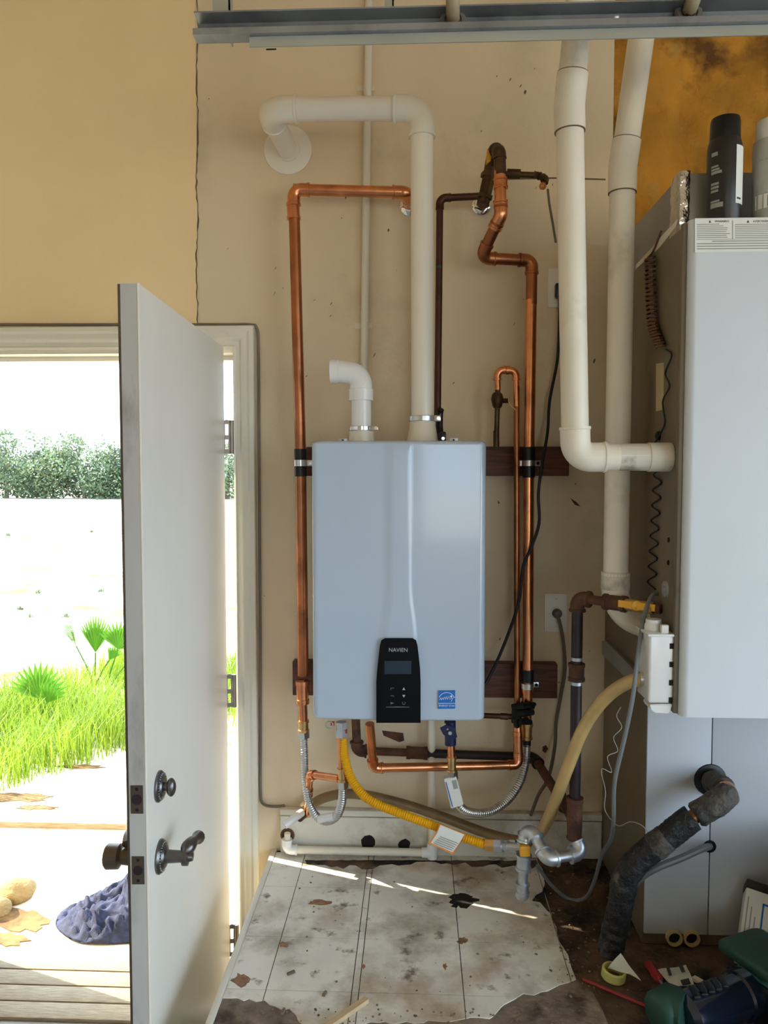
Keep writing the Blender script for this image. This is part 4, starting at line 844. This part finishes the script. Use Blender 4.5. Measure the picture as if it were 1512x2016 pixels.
o1, _ = rising('furnace_vent_pipe', 'nearer white vent pipe elbowing into the furnace side at mid height', P1, .0300, 'pvcold', .036, .032)
sleeve(o1, Vector((XF-.050, Y1, zc_)), Vector((XF-.001, Y1, zc_)), .0325, 'pvcdirt', 'coupling'); sleeve(o1, Vector((XF-.115, Y1, zc_)), Vector((XF-.051, Y1, zc_)), .0304, 'pvcdirt', 'dirty_pipe')
Y2 = -.43
B2 = W(1212, 1228, Y2); P2 = [Vector((XF-.002, Y2, B2.z)), B2, W(1226, 330, Y2), W(1263, 70, Y2-.02)]; P2[1].x = W(1213, 1060, Y2).x
d_ = (P2[3]-P2[2]); P2[3] = P2[2]+d_*((ZC-.01-P2[2].z)/d_.z)
o2, _ = rising('furnace_intake_pipe', 'rear white vent pipe running down to an elbow below the gas valve', P2, .0298, 'pvcold', .085, .04)
c_ = (P2[2]-P2[1]).normalized(); sleeve(o2, P2[1]+c_*.085, P2[1]+c_*.128, .0345, 'pvcdirt', 'socket', n=28)
# ------------------------------------------------------------------ insulated refrigerant line
il = thing('insulated_refrigerant_line', G(1197, 1888, ZP), 'thick black insulated pipe with torn wrap, from the coil panel to the floor', 'pipe')
pts = [W(1400, 1537, YLo-.008), W(1420, 1548, -.50), W(1432, 1562, -.555), W(1405, 1584, -.57), W(1360, 1612, -.57), W(1305, 1655, -.57), W(1258, 1692, -.565), W(1232, 1728, -.555), W(1222, 1780, -.54), W(1212, 1825, -.515)]
end = G(1199, 1880, ZP+.018); pts.append(end)
sp = resample(spline(pts, .006), .006); n_ = len(sp)
def wr(i): return .0285*(1+.09*noise.noise(Vector((i*.22, 0, 0)))+.05*noise.noise(Vector((i*.9, 3, 0))))
def lumpy(i0, i1, m, name, k=1.0):
    b = MB(); b.tube(sp[i0:i1], [wr(i)*k*(.82 if i in (i0, i1-1) and name == 'grey_wrap' else 1) for i in range(i0, i1)], 20)
    for v in b.bm.verts: v.co += Vector((1, 1, 1))*.0022*noise.noise(v.co*70)
    return b.build(name, m, il, 70)
lumpy(0, int(n_*.13), 'insug', 'grey_wrap', .93)
lumpy(int(n_*.17), int(n_*.33), 'insug', 'grey_wrap', 1.02); lumpy(int(n_*.325), n_, 'insul', 'black_wrap', 1.04); lumpy(int(n_*.44), int(n_*.52), 'insug', 'grey_wrap', 1.09)
MB().tube(sp[2:int(n_*.42)], .0165, 14).build('copper_pipe', 'copold', il)
MB().tube(sp[int(n_*.12):int(n_*.18)], [wr(i)*.72 for i in range(int(n_*.12), int(n_*.18))], 14).build('bare_bend', 'cop', il)
soft('liquid_line', [W(1397, 1666, YLo-.006), W(1380, 1672, -.49), W(1340, 1690, -.52), W(1295, 1708, -.54), W(1262, 1728, -.535), W(1243, 1755, -.52), W(1236, 1800, -.50), W(1228, 1850, -.485), G(1222, 1880, ZP+.010)], .0085, 'liq', 'thin bare grey refrigerant tube beside the black insulated pipe', 'pipe')
# ------------------------------------------------------------------ hoses and wires by the furnace
hz_ = thing('condensate_hose', W(960, 1641, -.10), 'amber vinyl condensate hose arching from the furnace trap and along the base board', 'hose')
M['amberd'] = mat('brown_hose', (.20, .125, .05), .35, var=.25, scale=16)  # browner tone for the length along the base board
hp_ = spline([W(1270, 1336, -.59), W(1235, 1344, -.575), W(1190, 1376, -.54), W(1150, 1432, -.50), W(1118, 1510, -.45), W(1092, 1580, -.36), W(1066, 1635, -.28), W(1035, 1656, -.20), W(960, 1641, -.10), W(870, 1608, -.085), W(790, 1582, -.08), W(700, 1563, -.075), W(640, 1570, -.06), W(604, 1592, -.045)], .01)
ih = min(range(len(hp_)), key=lambda i: (hp_[i]-W(1035, 1656, -.20)).length)
MB().tube(hp_[:ih+1], .0152, 14).build('clear_length', 'amber', hz_); MB().tube(hp_[ih:], .0145, 14).build('brown_length', 'amberd', hz_)
soft('grey_tube', [W(1300, 1168, -.50), W(1283, 1174, -.52), W(1268, 1215, -.56), W(1256, 1290, -.61), W(1246, 1370, -.62), W(1230, 1450, -.60), W(1210, 1540, -.56), W(1208, 1610, -.50), W(1203, 1650, -.44), W(1184, 1685, -.36), W(1170, 1735, -.30), W(1152, 1768, -.265), W(1120, 1770, -.235), W(1085, 1742, -.25), W(1058, 1705, -.30)], .0050, 'grey', 'grey plastic tube dangling from the furnace side down to the floor', 'tube')
cw = thing('coiled_thermostat_wire', SX(1300, 690, XF-.02), 'brown wire wound in a tight coil on the furnace side', 'wire')
ax = spline([SX(1279, 506, XF-.014), SX(1281, 580, XF-.014), SX(1285, 640, XF-.014), SX(1300, 684, XF-.014)], .002); N = len(ax); turns = 24; hp = []
for i in range(turns*12):
    f = i/(turns*12-1); p = ax[min(N-1, int(f*(N-1)))]; a = 2*PI*i/12; hp.append(p+Vector((.0095*math.sin(a), .0175*math.cos(a), .002*math.cos(a))))
MB().tube(hp, .0031, 6).build('coil', 'brwire', cw)
soft('lead', [hp[0], SX(1286, 495, XF-.010), SX(1296, 470, XF-.006), SX(1302, 455, XF-.004)], .0026, 'brwire', parent=cw)
wv = [SX(x, y, XF-.006) for x, y in ((1312, 688), (1322, 700), (1310, 735), (1318, 760), (1305, 790), (1309, 830), (1301, 852))]
k = 0
for y in range(875, 1165, 15): wv.append(SX(1298-(y-875)*.055+(8 if k % 2 else -8), y, XF-.006+(.003 if k % 2 else -.003))); k += 1
soft('black_wire', wv, .0021, 'bcord', 'thin black wire zigzagging down the furnace side', 'wire', n=6, step=.004)
ww_ = [W(1222, 1392, -.44), W(1214, 1410, -.45), W(1224, 1432, -.44), W(1208, 1452, -.45), W(1216, 1478, -.44), W(1196, 1490, -.45), W(1204, 1520, -.44), W(1184, 1515, -.45), W(1192, 1558, -.44), W(1190, 1590, -.46), W(1200, 1610, -.47), W(1218, 1626, -.46), W(1240, 1618, -.46), W(1262, 1624, -.46), W(1278, 1640, -.452)]
soft('white_wire', ww_, .0010, 'wwire', 'thin white curly wire below the furnace trap', 'wire', n=6, step=.004)
# ------------------------------------------------------------------ spray cans on the furnace
def can(cx, topy, r, capy, shy, mb, mc, label, Y):
    p = W(cx, 430, Y); ztp = W(cx, topy, Y).z; zc0 = W(cx, capy, Y).z; zs = W(cx, shy, Y).z; z0 = zu1-.006
    o = thing('spray_can', (p.x, Y, z0), label, 'spray can', None)
    bd = MB().lathe((p.x, Y, z0), (0, 0, 1), [(r*.93, 0), (r, .004), (r, zs-z0), (r*.97, zs-z0+.008), (r*.88, zc0-z0), (r*.5, zc0-z0)], 32).build('body', mb, o)
    MB().lathe((p.x, Y, zc0), (0, 0, 1), [(r*.87, 0), (r*.85, (ztp-zc0)*.75), (r*.80, (ztp-zc0)*.93), (r*.6, ztp-zc0), (.001, ztp-zc0)], 32).build('cap', mc, o)
    return o, bd, p, z0
def wrap(par, c, r, a0, a1, z0, z1, m, name, n=8):
    bm = bmesh.new(); rows = []
    for k in range(n+1): a = a0+(a1-a0)*k/n; x, y = c.x+math.sin(a)*r, c.y-math.cos(a)*r; rows.append((bm.verts.new((x, y, z0)), bm.verts.new((x, y, z1))))
    for k in range(n): bm.faces.new((rows[k][0], rows[k+1][0], rows[k+1][1], rows[k][1]))
    return MB().join(bm).build(name, m, par, recalc=False)
Yk = -.60
o, bd, p, z0 = can(1424, 232, .0358, 278, 298, 'can', 'black', 'black spray can with a white side label standing on the furnace', Yk); p.y = Yk
wrap(bd, p, .0362, .32, 1.15, W(1430, 410, Yk).z, W(1430, 297, Yk).z, 'paper', 'side_label')
for yy, a1, hh in ((312, -.75, .004), (336, -.7, .002), (342, -.62, .002), (348, -.5, .003), (370, -.65, .0025), (377, -.65, .0025), (384, -.68, .0025), (404, -.6, .002), (412, -.4, .005)):
    z_ = W(1400, yy, Yk).z; wrap(bd, p, .0362, -1.15, a1, z_-hh, z_+hh, 'printg', 'can_print')
z_ = W(1440, 400, Yk).z; wrap(bd, p, .0364, .40, .75, z_-.002, z_+.002, 'printk', 'can_print')
o, bd, p, z0 = can(1515, 236, .0362, 285, 288, 'cang', 'paper', 'white capped grey spray can with a barcode standing on the furnace', Yk); p.y = Yk
wrap(bd, p, .0365, -1.3, 1.3, W(1500, 418, Yk).z, W(1500, 390, Yk).z, 'paper', 'lower_band')
for k in range(9): a = -.55+k*.09; wrap(bd, p, .0367, a, a+(.05 if k % 3 else .025), W(1500, 414, Yk).z, W(1500, 394, Yk).z, 'printk', 'barcode_bar', 2)
wrap(bd, p, .0365, -1.3, 1.3, W(1500, 324, Yk).z, W(1500, 321, Yk).z, 'printg', 'can_print'); wrap(bd, p, .0365, -1.3, 1.3, W(1500, 390, Yk).z, W(1500, 388, Yk).z, 'printg', 'can_print')
# ================================================================== CLUTTER ON THE PLATFORM
def lift(px, py, z): return G(px, py, ZP+z)
tl = thing('power_tool', lift(1400, 2000, 0), 'green and navy power tool lying on the platform in front of the furnace', 'power tool')
c0, c1 = lift(1345, 2003, .055), lift(1470, 1955, .055); ax_ = (c1-c0).normalized(); L = (c1-c0).length
MB().lathe(c0, ax_, [(.030, 0), (.044, .010), (.046, .03), (.046, L-.03), (.050, L-.025), (.050, L), (.03, L)], 28).build('motor_housing', 'navyg', tl)
for k in range(5): 
    cc = c0+ax_*(.03+k*.02)+Vector((0, 0, .040)); MB().box(cc-Vector((.007, .018, .004)), cc+Vector((.007, .018, .008)), .002).build('vent_rib', 'black', tl)
n0, n1 = lift(1312, 1990, .05), c0+ax_*.012
b = MB(); b.tube([n0-ax_*.03, n0-ax_*.022, n0+ax_*.01, n1], [.030, .042, .050, .046], 10); b.build('nose', 'dgreen', tl, 50)
MB().box(lift(1290, 2015, 0), lift(1335, 1985, 0)+Vector((0, 0, .05)), .012).build('grip', 'dgreen', tl)
mb_ = c1+ax_*.05; Rz = Matrix.Translation(mb_) @ Matrix.Rotation(math.atan2(ax_.y, ax_.x), 4, 'Z')
MB().box((-.05, -.055, -.053), (.09, .05, .03), .010, 3, Rz).build('battery', 'tealb', tl)
MB().box((-.052, -.058, -.053), (-.036, .053, .034), .004, 2, Rz).build('latch', 'black', tl)
MB().box((-.03, -.03, .03), (.10, .10, .06), .010, 3, Rz).build('handle', 'dgreen', tl)
for xo in (-.01, .03): MB().box((xo, -.0575, -.03), (xo+.02, -.0545, -.005), .001, 1, Rz).build('badge', 'red', tl)
# white carton
pc = lift(1540, 1912, 0)+Vector((0, -.02, 0)); Rz = Matrix.Translation(pc+Vector((.0, 0, .090))) @ Matrix.Rotation(math.radians(-14), 4, 'Z') @ Matrix.Rotation(math.radians(48), 4, 'X') @ Matrix.Rotation(math.radians(-12), 4, 'Z')
wc = thing('carton', pc, 'white printed carton with a dark end leaning behind the power tool', 'box')
MB().box((-.10, -.085, -.03), (.12, .075, .03), .002, 1, Rz).build('carton_body', 'paper', wc); MB().box((-.101, .075, -.031), (.121, .095, .031), .002, 1, Rz).build('end_flap', 'can', wc)
for q in ((-.062, -.06, -.058, .05), (-.058, .046, .10, .05), (-.058, -.06, .10, -.056)): MB().box((q[0], q[1], .030), (q[2], q[3], .0307), 0, 1, Rz).build('print_line', 'blue', wc)
for k in range(3): MB().box((-.094+k*.009, -.07, .030), (-.0915+k*.009, .055-k*.02, .0307), 0, 1, Rz).build('print_line', 'printg', wc)
bn = thing('shade_box', (1.10, -.79, ZP), 'unseen black box added on the platform right of the furnace to cast shade', 'shade box')  # unseen box added to shade the lower furnace panel and platform
MB().box((.82, -1.0, ZP), (1.38, -.58, ZP+.31), .02, 3).build('shade_box_body', 'black', bn); MB().box((.812, -1.012, ZP+.31), (1.392, -.57, ZP+.335), .01, 2).build('shade_box_lid', 'black', bn)
# tape roll, scraps, tools
c0 = lift(1207, 1925, .0); MB
tag(MB().lathe(c0+Vector((0, 0, .0002)), (0.12, -.05, 1), [(.026, 0), (.0275, .002), (.0275, .020), (.026, .022), (.0225, .022), (.0225, 0), (.026, 0)], 32, cap=False).build('tape_roll', 'tape'), 'yellow green tape roll lying on the dark floor by the insulated pipe', 'tape roll')
def scrap(name, quad, m, label, n=8, amp=.006):
    P = [lift(x, y, h) for x, y, h in quad]; b = MB(); V = []
    for i in range(n+1):
        row = []
        for j in range(n+1):
            u, v = i/n, j/n; p = (P[0]*(1-u)+P[1]*u)*(1-v)+(P[3]*(1-u)+P[2]*u)*v; p.z += amp*(.5+noise.noise(p*22)); row.append(b.bm.verts.new(p))
        V.append(row)
    for i in range(n):
        for j in range(n): b.bm.faces.new((V[i][j], V[i+1][j], V[i+1][j+1], V[i][j+1]))
    g = bmesh.ops.extrude_face_region(b.bm, geom=b.bm.faces[:])
    for e in g['geom']:
        if isinstance(e, bmesh.types.BMVert): e.co.z += .0006
    o = b.build(name, m); return tag(o, label, 'paper')
scrap('paper_scrap', [(1196, 1908, .012), (1222, 1880, .055), (1262, 1935, .01), (1240, 1920, .02)], 'paper', 'curled white paper scrap leaning over the yellow tape roll')
ls = scrap('instruction_sheet', [(1295, 1912, .006), (1350, 1900, .006), (1368, 1944, .006), (1325, 1950, .006)], 'paper', 'creased printed label sheet lying in front of the furnace base')
for q in ([(1312, 1906), (1318, 1905), (1323, 1920), (1317, 1921)], [(1336, 1902), (1344, 1900), (1349, 1913), (1342, 1914)], [(1339, 1930), (1356, 1926), (1360, 1937), (1344, 1940)]):
    MB().prism([lift(x, y, .0155) for x, y in q], (0, 0, .0006)).build('sheet_print', 'printk', ls, smooth=False)
rs_ = MB().tube([lift(1148, 1928, .004), lift(1290, 1988, .004)], .0035, 8).build('red_rod', 'red'); tag(rs_, 'thin red rod lying across the dark platform edge', 'rod')
sdv = thing('screwdriver', lift(1285, 1905, .01), 'red handled screwdriver lying between the paper sheet and the power tool', 'screwdriver')
s0, s1 = lift(1274, 1896, .014), lift(1296, 1926, .014); MB().lathe(s0, s1-s0, [(.006, 0), (.011, .006), (.0085, .02), (.011, .045), (.009, .06), (.004, .064)], 8).build('grip', 'red', sdv, 20); MB().tube([s1, s1+(s1-s0).normalized()*.05], .003, 8).build('shaft', 'steel', sdv)
tag(MB().bar(lift(640, 2024, .006), lift(722, 1968, .006), .014, .010).build('wood_stick', 'pine'), 'pale wood stick lying near the torn vinyl edge', 'stick')
tag(MB().bar(lift(1365, 1925, .008), lift(1400, 1945, .012), .012, .008).build('plastic_stub', 'collar'), 'small pale plastic stub between the paper sheet and the tool', 'scrap')
sh = MB(); 
for a, c in (((560, 1986), (555, 1996)), ((580, 1912), (566, 1918)), ((636, 1960), (642, 1952))): sh.bar(lift(a[0], a[1], .005), lift(c[0], c[1], .005), .006, .005)
for k in range(260):
    x, y = rnd.uniform(560, 1260), rnd.uniform(1700, 2014)
    if k > 60: x, y = rnd.choice([(rnd.uniform(1080, 1240), rnd.uniform(1720, 1960)), (rnd.uniform(470, 1150), rnd.uniform(1985, 2030))])
    s_ = rnd.uniform(.0006, .0022); p = lift(x, y, .002+s_*.4); sh.box(p-Vector((s_, s_, s_*.5)), p+Vector((s_*rnd.uniform(.6, 2.2), s_, s_*.5)), 0, 1, Matrix.Translation(p) @ Matrix.Rotation(rnd.uniform(0, 3), 4, 'Z') @ Matrix.Translation(-p))
tag(sh.build('debris', 'plyg', smooth=False), 'small crumbs and splinters scattered over the platform', 'debris', kind='stuff')
# ================================================================== OUTDOORS
ZG = -.11
def gp(px, py, z=0): return G(px, py, ZG+z)
# hedge of trees beyond the field
def bush(i, X, Y, Wd, Ht, label):
    r = random.Random(i*13+1); o = thing('shade_tree', (X, Y, ZG), label, 'tree', 'trees beyond the field')
    MB().tube([Vector((X, Y, ZG-.1)), Vector((X+.1, Y, ZG+Ht*.5))], [.16, .08], 7).build('trunk', 'bark', o)
    verts, faces = [], []
    lobes = [(Vector((r.uniform(-.42, .42)*Wd, r.uniform(-.3, .3)*Wd, Ht*r.uniform(.10, .68))), r.uniform(.2, .33)*Wd) for _ in range(15)]
    lobes.append((Vector((r.uniform(-.2, .2)*Wd, 0, Ht*.8)), .16*Wd))
    for k in range(5200):
        c, q = r.choice(lobes); d = Vector((r.gauss(0, 1), r.gauss(0, 1), r.gauss(0, 1))).normalized()*q*r.uniform(.6, 1.06); p = c+d
        if p.z < .05: p.z = r.uniform(.05, .9)
        a = Vector((r.gauss(0, 1), r.gauss(0, 1), r.gauss(0, 1))).normalized(); e = a.orthogonal().normalized(); s_ = r.uniform(.06, .14); n = len(verts)
        verts += [p-a*s_, p+e*s_*.55, p+a*s_, p-e*s_*.55]; faces.append((n, n+1, n+2, n+3))
    me = bpy.data.meshes.new('foliage'); me.from_pydata(verts, [], faces); me.materials.append(M['leaf']); f = bpy.data.objects.new('foliage', me); COL.objects.link(f); f.parent = o
tz_ = [(Y+7, X*1.17, w_*1.15, h_*1.05) for Y, X, w_, h_ in ((40, -26.5, 4.4, 4.6), (41, -23.3, 4.4, 4.5), (40, -20.7, 3.6, 3.2), (40.5, -18.6, 4.0, 4.1), (40, -16.2, 4.0, 3.3), (41, -13.4, 4.2, 3.7), (40, -10.4, 4.4, 3.5), (41, -7.2, 4.6, 4), (40, -30, 4.6, 4.3), (41, -34, 4.6, 4.8))]
for i, (Y, X, wd, h_) in enumerate(tz_): bush(i, X, Y-D+2.3, wd, h_, 'bushy green tree in the row beyond the pale field')
# tall grass
def ss_(a, c, x): t_ = max(0, min(1, (x-a)/(c-a))); return t_*t_*(3-2*t_)
r = random.Random(5); verts, faces = [], []
for k in range(64000):
    X = r.uniform(-6.5, -.6); Y = r.uniform(1.5, 6.6)
    fr = 1.75+1.15*(X+2.3)+.25*noise.noise(Vector((X*2, 0, 0)))
    if Y < max(fr, 1.6) or Y > 3.7+.9*noise.noise(Vector((X*1.4, 3, 0)))+1.1*ss_(-3.2, -2.3, X): continue
    dn = noise.noise(Vector((X*1.3, Y*1.3, 2)))
    if dn < -.25 and r.random() < .6: continue
    h_ = r.uniform(.14, .34)*(1+.6*dn); a = r.uniform(0, 2*PI); w_ = r.uniform(.0018, .0042); bend = r.uniform(.15, .75)*h_
    p = Vector((X, Y, ZG)); d = Vector((math.cos(a), math.sin(a), 0)); s_ = Vector((-d.y, d.x, 0))*w_; n = len(verts)
    verts += [p-s_, p+s_, p+d*bend*.35+Vector((0, 0, h_*.6))+s_*.8, p+d*bend*.35+Vector((0, 0, h_*.6))-s_*.8, p+d*bend+Vector((0, 0, h_*(1-.15*bend/h_)))]
    faces += [(n, n+1, n+2, n+3), (n+3, n+2, n+4)]
me = bpy.data.meshes.new('tall_grass'); me.from_pydata(verts, [], faces); me.materials.append(M['grass']); o = bpy.data.objects.new('tall_grass', me); COL.objects.link(o)
tag(o, 'tall bright green grass growing outside the open door', 'grass', kind='stuff')
def palm(px, py, fans, label):
    base = gp(px, py); o = thing('palm_seedling', base, label, 'palm', 'palm seedlings in the grass')
    for (ex, ey, L, span, tilt) in fans:
        tip = W(ex, ey, base.y+tilt); MB().tube([base, base.lerp(tip, .5)+Vector((0, 0, .02)), tip], .006, 6).build('stalk', 'palm', o)
        d = (tip-base).normalized(); s_ = d.cross(Vector((0, 1, .15))).normalized(); bm = bmesh.new(); n = 15
        for k in range(n):
            a = -span/2+span*k/(n-1); v = (d*math.cos(a)+s_*math.sin(a)); Lk = L*(1-.22*abs(2*k/(n-1)-1)); pw = v.cross(Vector((0, 1, 0))).normalized()*L*span/n*.42
            q0 = tip; q1 = tip+v*Lk*.55+Vector((0, -.01*(k % 2), 0)); q2 = tip+v*Lk+Vector((0, 0, -.04*L))
            vs = [bm.verts.new(q) for q in (q0, q1-pw, q2, q1+pw)]; bm.faces.new(vs)
        MB().join(bm).build('fan_leaf', 'palm', o, smooth=False, recalc=False)
palm(187, 1352, [(188, 1285, .36, 1.1, .0), (150, 1272, .28, .5, .1), (215, 1300, .2, .9, -.1)], 'young fan palm with an upright frond outside the door')
palm(205, 1372, [(232, 1278, .26, 2.2, 0), (262, 1290, .24, 1.6, .1)], 'young fan palm at the edge of the door with a drooping frond')
palm(72, 1440, [(76, 1376, .28, 2.4, 0), (92, 1384, .22, 1.2, -.1)], 'low spreading fan palm seedling in the nearest grass')
for i, (px, py, s_) in enumerate(((75, 1168, 9), (198, 1165, 9), (40, 1200, 10), (130, 1215, 11), (180, 1048, 7), (15, 1055, 8), (60, 1215, 9))):
    p = gp(px, py); k = s_/F*(p.y+D); b = MB(); rw = random.Random(i)
    for _ in range(60):
        a = rw.uniform(0, 2*PI); d = Vector((math.cos(a), math.sin(a), 0)); h_ = k*rw.uniform(.5, 1.2); q = p+d*k*rw.uniform(0, .9); sd_ = Vector((-d.y, d.x, 0))*k*.08; vs = [b.bm.verts.new(x) for x in (q-sd_, q+sd_, q+d*k*.3+Vector((0, 0, h_)))]; b.bm.faces.new(vs)
    tag(b.build('field_weed', 'leaf', smooth=False, recalc=False), 'small scrubby weed growing on the pale sandy field', 'weed', 'weeds on the field')
M['soil'] = mat('brown_soil', (.10, .048, .014), .95, var=.4, scale=14, dark=((.20, .115, .04)), dscale=7, dlo=.45, dhi=.6)  # dark brown tone for uneven patches on the sand
for (cx, cy, rx, ry) in ((30, 1570, 75, 9), (70, 1590, 40, 5), (45, 1812, 55, 22), (120, 1925, 60, 9), (15, 1850, 40, 14), (160, 1510, 50, 4)):
    q = [gp(cx+rx*math.cos(2*PI*k/22)*(1+rnd.uniform(-.35, .25)), cy+ry*math.sin(2*PI*k/22)*(1+rnd.uniform(-.35, .25)), .0005) for k in range(22)]
    MB().prism(q, (0, 0, .003)).build('soil_patch', 'soil', gnd, smooth=False)
# planks, rock, cloth
def gplank(a, c, w_, h_, m, label):
    o = MB().bar(gp(*a, h_/2), gp(*c, h_/2), w_, h_).build('ground_plank', m); return tag(o, label, 'plank')
gplank((-160, 1616), (252, 1624), .05, .03, 'plank', 'long thin weathered plank lying across the sandy ground outside')
def rockm(px, py, r, label, sd_):
    p = gp(px, py); bm = bmesh.new(); bmesh.ops.create_icosphere(bm, subdivisions=3, radius=r)
    for v in bm.verts:
        v.co *= 1+.35*noise.noise(v.co/r*.9+Vector((sd_, 0, 0)))+.1*noise.noise(v.co/r*3); v.co.z *= .75; v.co.z = max(v.co.z, -.45*r)
    bmesh.ops.translate(bm, verts=bm.verts, vec=p+Vector((0, 0, .42*r))); tag(MB().join(bm).build('rock', 'rock', None, 50), label, 'rock')
rockm(34, 1768, .075, 'tan angular rock on the ground near the door sill', 1.0); rockm(-8, 1800, .05, 'second smaller pale rock beside the tan angular rock', 5.0)
# denim heap
ctr = gp(212, 1822)+Vector((.06, .06, 0)); b = MB(); n1, n2 = 90, 34; V = []
def fold(p): 
    q = p*15; w1 = noise.noise(q*.8); return abs(noise.noise(q+Vector((w1*2, w1, 0))))*.9+abs(noise.noise(q*2.2+Vector((5, w1*2, 0))))*.35
for j in range(n2+1):
    row = []
    for i in range(n1):
        a = 2*PI*i/n1; f = j/n2; rx, ry = .27*(1+.16*noise.noise(Vector((math.cos(a)*1.5, math.sin(a)*1.5, 1)))), .20*(1+.16*noise.noise(Vector((math.cos(a)*1.5, math.sin(a)*1.5, 4))))
        x, y = math.cos(a)*rx*f, math.sin(a)*ry*f; hh = (1-f**2.2)*.15+(.06*math.exp(-((x-.03)**2+(y-.05)**2)/.012))
        z = hh*(.75+.25*math.cos(a))+(  .10*(fold(Vector((x, y, 0)))-.25))*min(1, (1-f)*5+.12)
        row.append(b.bm.verts.new(ctr+Vector((x, y, max(.004, z+.006)))))
    V.append(row)
for j in range(n2):
    for i in range(n1):
        if j == 0:
            b.bm.faces.new((V[0][0], V[1][i], V[1][(i+1) % n1]))
        else: b.bm.faces.new((V[j][i], V[j+1][i], V[j+1][(i+1) % n1], V[j][(i+1) % n1]))
bmesh.ops.delete(b.bm, geom=[v for v in b.bm.verts if not v.link_faces], context='VERTS')
g = b.bm.faces.new([V[n2][i] for i in range(n1-1, -1, -1)])
tag(b.build('denim_heap', 'denim', None, 180), 'crumpled blue denim clothes heaped on the ground outside the door', 'clothes')
